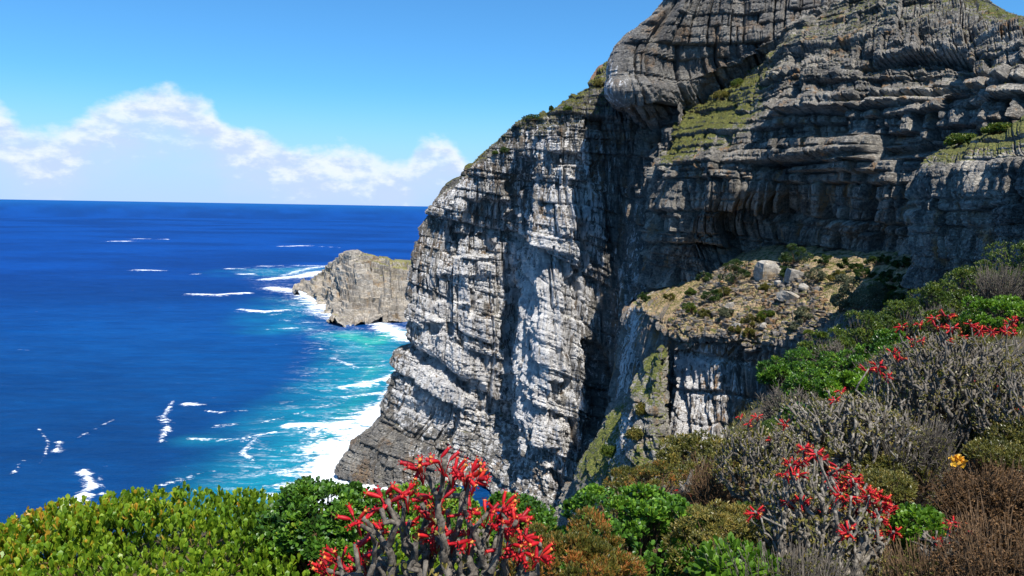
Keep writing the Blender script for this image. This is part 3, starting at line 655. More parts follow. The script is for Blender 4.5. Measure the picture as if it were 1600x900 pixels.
M['twigB'] = bark_mat('twig_brown', (.04, .022, .010), (.17, .10, .045))
M['twigG'] = bark_mat('twig_grey', (.035, .028, .022), (.16, .135, .105))
M['stalk'] = bark_mat('stalk_red', (.25, .03, .02), (.42, .07, .04))

def perp(a):
    h = np.where(np.abs(a[..., 2:3]) < .9, np.array([0, 0, 1.0]), np.array([1.0, 0, 0]))
    u = np.cross(a, h); u /= np.linalg.norm(u, axis=-1, keepdims=True); return u, np.cross(a, u)
def nrm(a): return a/np.maximum(np.linalg.norm(a, axis=-1, keepdims=True), 1e-9)
def leaves(tips, axes, L, Wd, k, a0, a1, rs, tintb=None, shape=0):
    n = len(tips); u, v = perp(axes)
    ph = rs.rand(n, 1)*6.28 + np.arange(k)[None]*2.4 + rs.randn(n, k)*.25
    rank = (np.arange(k)+.5)/k
    an = np.radians(a0+(a1-a0)*rank[None]+rs.randn(n, k)*9)
    d = axes[:, None]*np.cos(an)[..., None] + (u[:, None]*np.cos(ph)[..., None]+v[:, None]*np.sin(ph)[..., None])*np.sin(an)[..., None]
    d = nrm(d)
    side = nrm(np.cross(d, axes[:, None]+1e-3)); nor = np.cross(side, d)
    l = L*(.65+.6*rs.rand(n, k))[..., None]; wd = Wd/L*l*.5
    b = tips[:, None] - axes[:, None]*(L*.45*rank[None, :, None])
    if shape == 0:
        pts = [(0, 0, 0), (.42, -.62, .10), (.42, .62, .10), (.78, -1, .16), (.78, 1, .16), (1.0, 0, .10)]
        fa = np.array([[0, 2, 1], [3, 4, 5]]); fq = np.array([[1, 2, 4, 3]])
    elif shape == 1:
        pts = [(0, 0, 0), (.5, -1, .1), (.5, 1, .1), (1, 0, 0)]
        fa = None; fq = np.array([[0, 2, 3, 1]])
    V = np.stack([b + d*l*p[0] + side*wd*p[1] + nor*wd*p[2]*2 for p in pts], 2).reshape(-1, 3)
    m = len(pts); N = n*k; off = (np.arange(N)*m)[:, None, None]
    Fs = [(off+fq[None]).reshape(-1, 4)]
    if fa is not None: Fs.append((off+fa[None]).reshape(-1, 3))
    tb = (tintb[:, None] if tintb is not None else 0) + rs.rand(n, k)*.55 + rs.randn(n, 1)*.10
    tt = np.repeat(np.clip(tb, 0, 1).reshape(-1), m)
    return V, Fs, tt
def tubes(P, r, sides=5):
    """P (n,m,3), r (n,m)"""
    n, m, _ = P.shape
    t = nrm(np.gradient(P, axis=1)); u, v = perp(t[:, :1].repeat(m, 1))
    u = nrm(u - (u*t).sum(-1, keepdims=True)*t); v = np.cross(t, u)
    a = np.arange(sides)*2*math.pi/sides
    ring = P[:, :, None] + r[:, :, None, None]*(u[:, :, None]*np.cos(a)[None, None, :, None]+v[:, :, None]*np.sin(a)[None, None, :, None])
    idx = np.arange(n*m*sides).reshape(n, m, sides)
    q = np.stack([idx[:, :-1], np.roll(idx[:, :-1], -1, 2), np.roll(idx[:, 1:], -1, 2), idx[:, 1:]], -1).reshape(-1, 4)
    Fs = [q]
    cap = idx[:, -1, :][:, ::1]
    if sides >= 3: Fs.append(cap.reshape(-1, sides))
    return ring.reshape(-1, 3), Fs
def join(parts):
    V = []; Fd = {}; o = 0; T_ = []
    for p in parts:
        v, Fs = p[0], p[1]
        V.append(v)
        for f in Fs: Fd.setdefault(f.shape[1], []).append(f+o)
        o += len(v); T_.append(p[2] if len(p) > 2 else np.full(len(v), .3))
    return np.concatenate(V), [np.concatenate(x) for x in Fd.values()], np.concatenate(T_)
def dome(n, rad, rs, lump=.16, zmin=-.3, inner=.25, seed=0, flat=1.0, clump=0, csz=.3):
    m = clump if clump else n
    d = rs.randn(int(m*3)+80, 3); d = nrm(d); d = d[d[:, 2] > zmin][:m]
    r = 1+lump*1.6*fbm(d*2.3+seed*3.1, seed, 3)
    sc = np.where(rs.rand(len(d)) < inner, rs.uniform(.5, .95, len(d)), rs.uniform(.93, 1.03, len(d)))
    d2 = np.sign(d)*np.abs(d)**flat if flat != 1.0 else d
    P = d2*rad*(r*sc)[:, None]
    nn = nrm(d/np.array(rad))
    if clump:
        cs = csz*min(rad)*(.6+.8*rs.rand(len(P)))
        i = rs.randint(0, len(P), n); e = nrm(rs.randn(n, 3)+nn[i]*1.1+np.array([0, 0, .35]))
        q = rs.uniform(.35, 1.0, n)**.4
        P = P[i]*(1-csz*.45)+e*(cs[i]*q)[:, None]*np.array([1, 1, .75]); nn = nrm(e+nn[i]*.4)
    return P, nn
def stems(base, tips, rs, r0=.012, n=60, sides=4):
    idx = rs.choice(len(tips), min(n, len(tips)), replace=False); t = tips[idx]
    b = np.zeros_like(t)+base; f = np.linspace(0, 1, 5)[None, :, None]
    P = b[:, None]*(1-f)+t[:, None]*f; P[..., 2] += (np.linalg.norm(t-b, axis=1)*.12)[:, None]*np.sin(f[..., 0]*math.pi)*.5
    P[:, 1:-1] += rs.randn(len(t), 3, 3)*.03*np.linalg.norm(t-b, axis=1)[:, None, None]
    return tubes(P, r0*(1.15-f[..., 0])*np.ones((len(t), 1)), sides)
def bush(label, cat, c, rad, ntips, L, Wd, k, mat, seed, group=None, name='leafy_shrub', a0=15, a1=70, upw=.6, lump=.16, zmin=-.35, shape=0, stemm='twigB', flat=1.0, tb=.2, ground=None, inner=.25, nst=60, rs0=.012, lean=(0, 0), clump=0, csz=.3):
    rs = np.random.RandomState(seed)
    P, nn = dome(ntips, np.array(rad), rs, lump, zmin, inner, seed, flat, clump, csz)
    gz = (hill(c[0], c[1]) if ground is None else ground)
    base = np.array([c[0]+lean[0], c[1]+lean[1], float(gz)-.02])
    P = P + (np.asarray(c)-base)
    ax = nrm(nn*.8+np.array([0, 0, upw])+rs.randn(len(P), 3)*.28)
    root = empty(name, base, label, cat, group)
    V, Fs, tt = leaves(P, ax, L, Wd, k, a0, a1, rs, np.full(len(P), tb)+.35*(vnoise(P*4/max(rad[0], .3), seed)), shape)
    mesh_obj('foliage', V, Fs, M[mat], root, {'tint': tt})
    V, Fs = stems(np.zeros(3), P*.985, rs, rs0, nst)
    mesh_obj('stem', V, Fs, M[stemm], root)
    return root
def pxr(px, Y): return px/FPX*Y
def pbush(label, cat, px, py, Y, rx, ry, *a, depth=1.0, **kw):
    c = at(px, py, Y); return bush(label, cat, c, (pxr(rx, Y), pxr(rx, Y)*depth, pxr(ry, Y)), *a, **kw)
def twiggy(label, cat, c, rad, n, mat, seed, name='dry_shrub', leafm=None, nl=0, Ls=.012, group=None, r=.0024, ground=None, sub=9, tb=.2):
    rs = np.random.RandomState(seed)
    gz = hill(c[0], c[1]) if ground is None else ground
    base = np.array([c[0], c[1], float(gz)-.02])
    root = empty(name, base, label, cat, group)
    T_, nn = dome(n, np.array(rad), rs, .3, -.3, .35, seed, clump=34, csz=.5); T_ = T_+(np.asarray(c)-base)
    f = np.linspace(0, 1, 6)[None, :, None]; st = T_*.12*rs.rand(len(T_), 1)
    P = st[:, None]*(1-f)+T_[:, None]*f
    P[:, 1:] += np.cumsum(rs.randn(len(T_), 5, 3), 1)*.045*max(rad)
    r_ = r*(2.6-2.0*f[..., 0])*(.7+.6*rs.rand(len(T_), 1))
    parts = [tubes(P, r_, 3)]
    # side twigs
    m = len(T_)*sub; i = rs.randint(0, len(T_), m); j = rs.randint(2, 5, m); b = P[i, j]; dd = nrm(P[i, j+1]-P[i, j])
    d2 = nrm(dd+rs.randn(m, 3)*1.0+np.array([0, 0, .15])); ln = (.08+.2*rs.rand(m, 1))*max(rad)
    g = np.linspace(0, 1, 3)[None, :, None]
    Q = b[:, None]+d2[:, None]*ln[:, None]*g+rs.randn(m, 3, 3)*.01*g*max(rad)*3
    parts.append(tubes(Q, r*(1-.6*g[..., 0])*np.ones((m, 1)), 3))
    V, Fs, _ = join(parts); mesh_obj('twigs', V, Fs, M[mat], root)
    if leafm:
        ii = rs.randint(0, m, nl); tp = Q[ii, 2]; ax = nrm(d2[ii]+np.array([0, 0, .3])+rs.randn(nl, 3)*.3)
        V, Fs, tt = leaves(tp, ax, Ls, Ls*.4, 4, 20, 70, rs, np.full(nl, tb), 1)
        mesh_obj('foliage', V, Fs, M[leafm], root, {'tint': tt})
    return root

# flower heads (shared meshes)
def flower_parts(pos, d, L, rs, tint):
    f = np.array([0, .12, .35, .65, .88, 1.0]); rr_ = np.array([.05, .11, .155, .16, .125, .18])*L
    u, v = perp(d); bend = u*(rs.rand(len(d), 1)-.5)*.25*L
    P = pos[:, None]+d[:, None]*(f*L)[None, :, None]+bend[:, None]*(f**2)[None, :, None]
    V, Fs = tubes(P, rr_[None]*(.85+.3*rs.rand(len(d), 1)), 6)
    t = np.repeat((np.array([.75, .5, .4, .45, .6, .95])[None]*np.ones((len(d), 1))+rs.randn(len(d), 1)*.2).reshape(-1), 6)
    out = [(V, Fs, np.clip(t, 0, 1))]
    # petal lobes
    e = P[:, -1]; k = 5; ph = np.arange(k)*2*math.pi/k
    dd = nrm(d[:, None]*.5+(u[:, None]*np.cos(ph)[None, :, None]+v[:, None]*np.sin(ph)[None, :, None]))
    n = len(d)*k; dd = dd.reshape(-1, 3); ee = np.repeat(e, k, 0)+dd*L*.12
    s2 = nrm(np.cross(dd, np.repeat(d, k, 0))); pts = np.stack([ee, ee+dd*L*.14+s2*L*.07, ee+dd*L*.26, ee+dd*L*.14-s2*L*.07], 1).reshape(-1, 3)
    out.append((pts, [np.arange(n*4).reshape(-1, 4)], np.full(n*4, .5)))
    return out
def cluster_mesh(name, seed, L, nf):
    rs = np.random.RandomState(seed)
    d = nrm(rs.randn(nf, 3)*np.array([1, 1, .6])+np.array([0, 0, .35]))
    pos = d*L*.35+rs.randn(nf, 3)*L*.2
    parts = flower_parts(pos, d, L, rs, None)
    f = np.linspace(0, 1, 4)[None, :, None]; b = np.array([[0, 0, -L*1.3]])
    P = b[:, None]*(1-f)**1+pos[:, None]*f+np.array([0, 0, 0])
    V, Fs = tubes(np.concatenate([P]), np.full((nf, 4), L*.045), 4); parts.append((V, Fs, np.full(len(V), .15)))
    V, Fs, tt = join(parts)
    o = mesh_obj(name, V, Fs, M['red'], None, {'tint': tt}, smooth=True); me = o.data; bpy.data.objects.remove(o)
    return me
CL = [cluster_mesh('flower_cluster', 300+i, .034, nf) for i, nf in enumerate((4, 5, 6, 7))]
CS = [cluster_mesh('flower_cluster', 320+i, .028, nf) for i, nf in enumerate((6, 8, 10))]
def gnarly(label, base, targets, flowers, seed, rad=.006, mat='barkG', name='succulent_bush', group=None, fl=CS, fscale=1.0, tipr=.0045, expo=.42, kink=.10, leafn=0, cat='bush'):
    """branch network grown from base to every target; thicker where more branches pass"""
    rs = np.random.RandomState(seed); base = np.asarray(base, float)
    T_ = np.concatenate([targets, flowers]) if len(flowers) else targets
    T_ = T_-base
    o = np.argsort(np.linalg.norm(T_, axis=1)+rs.rand(len(T_))*.05)
    nodes = [np.zeros(3)]; par = [-1]; cnt = [0]; ends = {}
    for ti in o:
        t = T_[ti]; N = np.array(nodes); dv = t-N; D = np.linalg.norm(dv, axis=1); dn = np.linalg.norm(N, axis=1)
        cost = D+.35*dn+.5*np.maximum(0, dn-np.linalg.norm(t)*.8)
        b = int(np.argmin(cost)); seg = t-N[b]; ln = np.linalg.norm(seg); m = max(2, int(ln/.06)); m = min(m, 9)
        prev = b
        bow = rs.randn(3)*kink*ln+np.array([0, 0, -.08*ln])
        for q in range(1, m+1):
            f = q/m; p = N[b]+seg*f+bow*math.sin(f*math.pi)+rs.randn(3)*.010*(f < 1)
            nodes.append(p); par.append(prev); cnt.append(0); prev = len(nodes)-1
        k = prev
        while k != -1: cnt[k] += 1; k = par[k]
    N = np.array(nodes); par = np.array(par); cnt = np.array(cnt); rr_ = np.maximum(tipr, rad*cnt**expo)*(.88+.28*rs.rand(len(cnt)))
    i = np.arange(1, len(N)); p = par[1:]
    d = N[i]-N[p]; A_ = np.stack([N[p]-d*.08, (N[i]+N[p])/2+rs.randn(len(i), 3)*.002, N[i]+d*.08], 1)
    rp = np.minimum(rr_[p], rr_[i]*1.5)
    V, Fs = tubes(A_, np.stack([rp, (rp+rr_[i])/2*.93, rr_[i]], 1), 6)
    root = empty(name, base, label, cat, group)
    mesh_obj('branches', V, Fs, M[mat], root, smooth=True)
    if leafn:
        ii = rs.randint(0, len(targets), leafn); tp = targets[ii]-base+rs.randn(leafn, 3)*.02
        V, Fs, tt = leaves(tp, nrm(tp+rs.randn(leafn, 3)*.3), .022, .009, 4, 20, 70, rs, np.full(leafn, .3), 0)
        mesh_obj('foliage', V, Fs, M['leafV'], root, {'tint': tt})
    for q, fp in enumerate(flowers):
        c = bpy.data.objects.new('flower_cluster', fl[rs.randint(len(fl))]); C.objects.link(c); c.parent = root
        c.location = Vector(fp-base); dirv = nrm((fp-base)*np.array([1, 1, .6])+np.array([0, 0, .25]))
        c.rotation_euler = Vector(dirv).to_track_quat('Z', 'Y').to_euler(); c.scale = [fscale*(.85+.35*rs.rand())]*3
    return root
def dome_targets(c, rad, n, seed, zmin=-.2, inner=.45):
    rs = np.random.RandomState(seed); P, _ = dome(n, np.array(rad), rs, .2, zmin, inner, seed); return P+np.asarray(c)

# ------------------------------------------------------------------ foreground plants
bush('broad low shrub with upright yellow-green leaves filling the lower left corner', 'shrub', at(205, 930, 3.45)-np.array([0, 0, .59]), (1.68, 1.15, .84), 22000, .043, .020, 6, 'leafY', 1,
     a0=5, a1=34, upw=1.6, lump=.12, zmin=-.05, flat=.75, tb=.30, inner=.35, nst=160, rs0=.004)
pbush('dark glossy shrub with a shaded hollow, between the yellow-green shrub and the central red flowers', 'shrub', 505, 825, 3.8, 92, 72, 1900, .034, .018, 7, 'leafG', 2, group='rounded glossy shrubs', zmin=-.1, nst=200, tb=.18, lump=.2, clump=60, csz=.3)
pbush('small green shrub showing behind the central red-flowered succulent', 'shrub', 655, 838, 4.1, 105, 72, 1500, .034, .018, 7, 'leafG', 3, group='rounded glossy shrubs', zmin=-.2, tb=.3)
pbush('rounded glossy green shrub with rosettes, at the bottom edge right of the large red flowers', 'shrub', 985, 862, 3.7, 132, 98, 2400, .033, .019, 7, 'leafG', 4, group='rounded glossy shrubs', zmin=-.3, tb=.25, lump=.14, nst=120, clump=90, csz=.24)
pbush('low heath bush with fine orange and olive leaves beside the red-flowered succulent', 'heath bush', 885, 900, 2.9, 115, 72, 4200, .020, .005, 8, 'leafO', 5, group='heath bushes', a0=10, a1=45, shape=1, tb=.15, upw=.8, lump=.3, clump=90, csz=.32)
pbush('olive heath bush with yellow tips between the rounded green shrub and the thick-stemmed succulent', 'heath bush', 1125, 850, 3.4, 72, 62, 2400, .020, .006, 7, 'leafV', 6, group='heath bushes', shape=1, tb=.3, lump=.3, clump=60, csz=.35)
pbush('bright green leafy clump at the bottom edge under the olive heath', 'clump', 1150, 898, 2.8, 62, 38, 160, .05, .02, 6, 'leafB', 7, tb=.1, name='leafy_clump')
pbush('low orange-tinged heath bush on the brow above the rounded green shrub', 'heath bush', 1020, 765, 5.2, 78, 34, 2200, .022, .007, 7, 'leafO', 8, group='heath bushes', shape=1, tb=.0, lump=.3, clump=50, csz=.4)
pbush('olive green shrub on the brow beside the foot of the white-streaked rock columns', 'shrub', 1090, 728, 6.2, 62, 44, 1600, .028, .011, 7, 'leafV', 9, group='hillside shrubs', tb=.2, lump=.3, clump=50, csz=.4)
pbush('dark green shrub between the central succulent and the rounded glossy shrub', 'shrub', 800, 862, 4.3, 95, 78, 1500, .034, .018, 7, 'leafG', 33, group='rounded glossy shrubs', zmin=-.2, tb=.15, clump=60, csz=.3)
c = at(1130, 790, 4.6); twiggy('dense dry brown bush on the brow left of the branching succulent', 'dry bush', c, (.31, .3, .25), 500, 'twigB', 10, leafm='leafR', nl=6000, group='dry brown bushes')
pbush('green shrub with yellowing leaves low in the middle of the pale branches', 'shrub', 1437, 838, 3.2, 42, 44, 220, .034, .016, 7, 'leafB', 11, group='hillside shrubs', tb=.0)
c = at(1425, 690, 5.0); twiggy('dry beige bush of fine curled twigs above the sandy patch', 'dry bush', c, (.30, .26, .22), 420, 'twigG', 12, leafm='leafV', nl=5000, group='dry brown bushes')
c = at(1555, 790, 3.9); twiggy('wide rust-brown bush at the right edge below the dark hollow', 'dry bush', c, (.34, .3, .20), 420, 'twigB', 13, leafm='leafR', nl=15000, Ls=.016, r=.0018, group='dry brown bushes')
c = at(1575, 880, 2.7); twiggy('rust-brown fine-twigged bush in the lower right corner', 'dry bush', c, (.30, .3, .18), 380, 'twigB', 14, leafm='leafR', nl=15000, Ls=.014, group='dry brown bushes', r=.0018)
c = at(1455, 890, 2.9); twiggy('low brown and olive tangle at the bottom edge below the bright green shrub', 'dry bush', c, (.22, .22, .10), 500, 'twigB', 15, leafm='leafV', nl=6000, group='dry brown bushes', r=.002)
c = at(1245, 905, 2.7); twiggy('low olive tangle at the bottom edge under the forked succulent stems', 'dry bush', c, (.3, .22, .10), 500, 'twigG', 16, leafm='leafV', nl=6000, group='dry brown bushes', r=.002)
pbush('small olive bush in front of the dark hollow at the right edge', 'shrub', 1560, 712, 4.8, 45, 22, 600, .024, .008, 7, 'leafV', 17, group='hillside shrubs', shape=1, tb=.15)
pbush('small clump of bright yellow leaves in front of the dark hollow', 'clump', 1497, 724, 4.4, 9, 8, 15, .032, .02, 5, 'yellow', 18, tb=.3, name='yellow_clump', nst=8)
pbush('small orange and yellow heath above the sandy patch', 'heath bush', 1385, 760, 4.1, 42, 24, 700, .02, .007, 7, 'leafV', 19, group='heath bushes', shape=1, tb=.2)
for i, (px, py, Y, rx, ry, t, lab) in enumerate([(1215, 775, 4.9, 45, 30, 'V', 'olive undergrowth between the two left-hand succulents'), (1290, 700, 5.6, 60, 30, 'V', 'olive undergrowth under the middle tangle of pale branches'),
        (1230, 685, 6.4, 50, 26, 'M', 'green undergrowth left of the middle tangle of pale branches'), (1385, 740, 4.9, 50, 30, 'V', 'dark olive scrub left of the sandy patch'), (1520, 690, 5.6, 60, 26, 'D', 'dark low scrub inside the hollow beneath the tallest grey branches'),
        (1600, 700, 5.0, 45, 40, 'V', 'olive scrub at the right edge above the rust-brown bush'), (1420, 640, 6.6, 60, 36, 'V', 'olive scrub showing through the left side of the tallest grey branches'), (1500, 800, 4.2, 34, 20, 'V', 'small olive scrub on the right side of the sandy patch'),
        (1170, 830, 3.9, 40, 36, 'M', 'green scrub behind the olive heath at the foot of the forked succulent')]):
    pbush(lab, 'scrub', px, py, Y, rx, ry, 1300, .026, .009, 6, 'leaf'+t, 600+i, group='olive scrub between the succulents', shape=1, tb=.1, lump=.3, clump=40, csz=.45, name='scrub', zmin=-.4)
# the brow of the hill: green and grey shrubs
brow = [(1592, 420, 16, 48, 40, 'M', 'green shrub highest on the brow at the right edge of the picture'),
 (1530, 450, 15.5, 42, 32, 'M', 'green shrub on the brow just below the highest one'),
 (1475, 478, 15, 45, 28, 'M', 'rounded green shrub on the brow in front of the shaded wall foot'),
 (1412, 500, 14.5, 42, 24, 'M', 'green shrub on the brow under the dark shadow of the wall'),
 (1350, 520, 13.8, 45, 24, 'M', 'green shrub on the brow below the grey bush of the terrace'),
 (1290, 545, 13, 42, 24, 'M', 'green shrub on the brow in front of the terrace edge'),
 (1250, 578, 12, 40, 26, 'G', 'bright green shrub at the left end of the brow by the rock edge'),
 (1212, 590, 11.2, 24, 22, 'G', 'outermost small green shrub against the white rock columns'),
 (1335, 580, 11.2, 55, 28, 'G', 'glossy green shrub in the second row behind the grey twigs'),
 (1275, 610, 10.4, 45, 28, 'G', 'dark glossy shrub above the grey twiggy bush'),
 (1575, 500, 11.0, 60, 30, 'B', 'bright green shrub behind the topmost red flowers at the right edge'),
 (1500, 515, 12.0, 55, 26, 'M', 'green shrub behind the topmost red flowers'),
 (1400, 550, 11.0, 55, 26, 'G', 'green shrub just left of the topmost red flowers'),
 (1440, 580, 9.0, 50, 30, 'M', 'green shrub half hidden by the upper pale branches'),
 (1255, 668, 8.2, 50, 26, 'G', 'dark shrub at the foot of the grey twiggy bush'),
 (1340, 612, 8.0, 55, 28, 'B', 'yellow-green shrub behind the middle branching succulent'),
 (1180, 718, 6.0, 40, 28, 'V', 'olive shrub left of the lower branching succulent')]
for i, (px, py, Y, rx, ry, t, lab) in enumerate(brow):
    pbush(lab, 'shrub', px, py+2, Y, rx*1.05, ry+8, int(900+rx*14), .045, .022, 6, 'leaf'+t, 40+i, group='hillside shrubs', tb=.18, lump=.3, depth=.9, nst=140, rs0=.016, stemm='twigG', shape=1, clump=26, csz=.42, zmin=-.3)
for i, (px, py, Y, rx, ry, lab) in enumerate([(1235, 640, 9, 55, 36, 'grey bare twiggy bush against the white rock columns'), (1310, 560, 12.4, 40, 24, 'grey twiggy bush among the green shrubs of the brow'),
        (1560, 440, 14.5, 40, 30, 'bare grey twigs standing up between the highest green shrubs'), (1465, 505, 13.5, 36, 26, 'grey twiggy bush in the middle of the brow'), (1395, 590, 8.6, 60, 34, 'silvery tangle of twigs left of the topmost flowers')]):
    c = at(px, py, Y); twiggy(lab, 'dry bush', c, (pxr(rx, Y), pxr(rx, Y), pxr(ry, Y)), 260, 'twigG', 80+i, group='grey twiggy bushes', r=.005, leafm='leafS', nl=500, Ls=.03)

# branching succulents with red flowers
def fl(pts, Y, seed, jit=.06, dup=0):
    rs = np.random.RandomState(seed); return np.array([at(x+rs.randn()*3+(q-.5)*11*dup, y+rs.randn()*3+(rs.rand()-.3)*12*dup, Y+jit*rs.randn()) for q in range(dup+1) for x, y in pts])
fA = [(655, 735), (696, 725), (725, 745), (702, 743), (736, 754), (619, 770), (603, 781), (633, 780), (597, 794), (556, 817), (572, 810), (684, 774), (669, 801), (684, 810), (626, 821), (599, 830), (684, 837), (673, 846), (700, 847), (673, 860), (556, 851), (565, 871), (529, 873), (513, 889), (567, 887), (549, 893),
      (736, 797), (759, 801), (781, 792), (792, 810), (810, 815), (763, 819), (786, 830), (734, 835), (824, 842), (840, 851), (819, 860), (824, 873), (837, 868), (795, 848)]
b0 = at(690, 1010, 2.15); b0[2] = min(b0[2], float(hill(b0[0], b0[1])))
tg = np.array([at(x, y, 2.15+dy) for x, y, dy in [(660, 790, 0), (640, 815, .05), (615, 835, -.05), (700, 800, .05), (720, 805, 0), (590, 865, 0), (650, 850, -.1), (700, 860, .1), (740, 850, 0), (770, 860, 0), (720, 880, -.1), (600, 885, .1), (640, 880, .15), (755, 830, .1), (690, 815, -.1), (790, 880, 0), (665, 880, -.15), (615, 800, .12), (575, 900, .1), (810, 890, .05)]])
gnarly('thick-stemmed succulent bush crowned with large red flowers at the bottom centre', b0, np.concatenate([tg, dome_targets(at(690, 900, 2.2), (.24, .2, .12), 90, 5)]), fl(fA, 2.12, 1, .09), 21, rad=.0070, group='red-flowered succulents', fl=CL, tipr=.0045, expo=.36, fscale=1.12, leafn=120)
cl1 = [(1187, 797), (1242, 783), (1261, 785), (1249, 724), (1230, 732), (1238, 745), (1261, 704), (1281, 711), (1302, 737), (1302, 800), (1321, 753), (1325, 771), (1344, 790), (1325, 828), (1351, 824), (1359, 840), (1363, 771), (1370, 783), (1359, 764), (1389, 787), (1378, 802), (1400, 821), (1316, 762), (1335, 745)]
b1 = at(1290, 960, 3.1); b1[2] = float(hill(b1[0], b1[1]))-.05
gnarly('thick forked succulent with pale knobbly stems and red flowers, bottom right of centre', b1, np.concatenate([dome_targets(at(1275, 830, 3.3), (.30, .28, .28), 420, 6, -.6)]), fl(cl1, 3.25, 2, .1, 1), 22, rad=.0056, group='red-flowered succulents', tipr=.0048, expo=.38, leafn=700, mat='barkW')
cl2 = [(1151, 651), (1183, 652), (1230, 660), (1058, 768), (1170, 668), (1200, 690)]
b2 = at(1200, 790, 4.4); b2[2] = float(hill(b2[0], b2[1]))-.05
gnarly('grey branching succulent with a few red flowers on the brow above the dry brown bush', b2, dome_targets(at(1195, 725, 4.4), (.28, .26, .22), 420, 7, -.6), fl(cl2[:3]+cl2[4:], 4.4, 3, .1), 23, rad=.0040, tipr=.0035, group='red-flowered succulents', fscale=.9, leafn=600)
cl3 = [(1314, 611), (1302, 620), (1355, 581), (1372, 573), (1385, 588)]
b3 = at(1340, 760, 5.2); b3[2] = float(hill(b3[0], b3[1]))-.05
gnarly('wide tangle of pale bent branches with few flowers in the middle of the hillside', b3, dome_targets(at(1320, 690, 5.2), (.54, .40, .34), 900, 8, -.7, .4), fl(cl3, 5.2, 4, .1), 24, rad=.0060, group='red-flowered succulents', fscale=1.2, mat='barkW', tipr=.0052, leafn=1600, kink=.18, expo=.38)
cl4 = [(1407, 511), (1434, 503), (1462, 498), (1476, 495), (1485, 506), (1468, 512), (1500, 523), (1480, 531), (1425, 535), (1442, 529), (1519, 508), (1529, 511), (1578, 506), (1587, 498), (1583, 514), (1574, 517), (1546, 519), (1529, 594), (1540, 605), (1559, 617), (1510, 620), (1395, 550), (1410, 560)]
b4 = at(1490, 745, 5.6); b4[2] = float(hill(b4[0], b4[1]))-.05
gnarly('tallest tangle of grey branches, crown dotted with red flowers, upper right of the hillside', b4, dome_targets(at(1490, 610, 5.8), (.64, .45, .46), 1500, 9, -.7, .4), fl(cl4, 5.7, 5, .2), 25, rad=.0054, group='red-flowered succulents', fscale=1.35, tipr=.005, leafn=2200, kink=.16, expo=.38)
b5 = at(1620, 760, 5.0); b5[2] = float(hill(b5[0], b5[1]))-.05
gnarly('grey branching succulent cut by the right edge of the picture, bare of flowers', b5, dome_targets(at(1610, 645, 5.2), (.38, .34, .38), 600, 12, -.7, .4), fl([(1592, 640)], 5.2, 5, .1), 26, rad=.0042, group='red-flowered succulents', tipr=.004, leafn=900, expo=.38)
b6 = at(1480, 890, 3.0); b6[2] = float(hill(b6[0], b6[1]))-.03
gnarly('small twisted succulent with dark red flowers beside the bright green shrub', b6, dome_targets(at(1480, 862, 3.0), (.12, .12, .08), 60, 13), fl([(1468, 843), (1480, 821), (1499, 830), (1472, 850), (1490, 838)], 3.0, 6, .04), 27, rad=.0042, group='red-flowered succulents', fscale=.8)
b7 = at(1062, 800, 4.9); b7[2] = float(hill(b7[0], b7[1]))-.03
gnarly('small low succulent with one red cluster on the brow beside the white dead stump', b7, dome_targets(at(1062, 782, 4.9), (.09, .09, .06), 30, 14), fl([(1056, 768), (1066, 772), (1088, 758)], 4.9, 7, .04), 28, rad=.004, group='red-flowered succulents', fscale=.8)
# dead stump
rs = np.random.RandomState(5); sb = at(1068, 775, 4.8)
paths = []
for a, bq, r in (((1064, 775), (1086, 733), .02), ((1072, 770), (1080, 740), .014), ((1066, 765), (1062, 752), .012)):
    p0 = at(*a, 4.8)-sb; p1 = at(*bq, 4.8)-sb; f = np.linspace(0, 1, 7)[:, None]; paths.append((p0*(1-f)+p1*f+rs.randn(7, 3)*.007))
V, Fs = tubes(np.array(paths), np.array([.024, .018, .013])[:, None]*np.linspace(1.2, .35, 7)[None]*(.8+.4*rs.rand(3, 7)), 6)
o = mesh_obj('dead_stump', V, Fs, M['barkW'], origin=None); o.location = sb
tag(o, 'bleached white dead stump sticking up from the brow above the rounded green shrub', 'stump')

# ground cover on the near hillside
rs = np.random.RandomState(31)
N = 26000
gxr = rs.uniform(-4, 14, N); gyr = rs.uniform(.8, 19, N); keep = (gyr < edgeY(gxr)+2.5) & (gyr > np.abs(gxr)*.7-1.5)
dpx = np.exp(-((gxr-pc[0]-.15*(gyr-pc[1]))/.3)**2-((gyr-pc[1])/.9)**2); keep &= dpx < .45+.3*rs.rand(N)
gxr, gyr = gxr[keep], gyr[keep]
tp = np.stack([gxr, gyr, hill(gxr, gyr)+.03+.05*rs.rand(len(gxr))], -1)
V, Fs, tt = leaves(tp, nrm(np.array([0, 0, 1.0])+rs.randn(len(tp), 3)*.35), .075, .008, 7, 5, 65, rs, .5*rs.rand(len(tp)), 1)
o = mesh_obj('ground_cover', V, Fs, M['leafV'], attrs={'tint': tt}); tag(o, 'olive and straw-coloured low growth covering the near hillside', 'ground cover', kind='stuff')

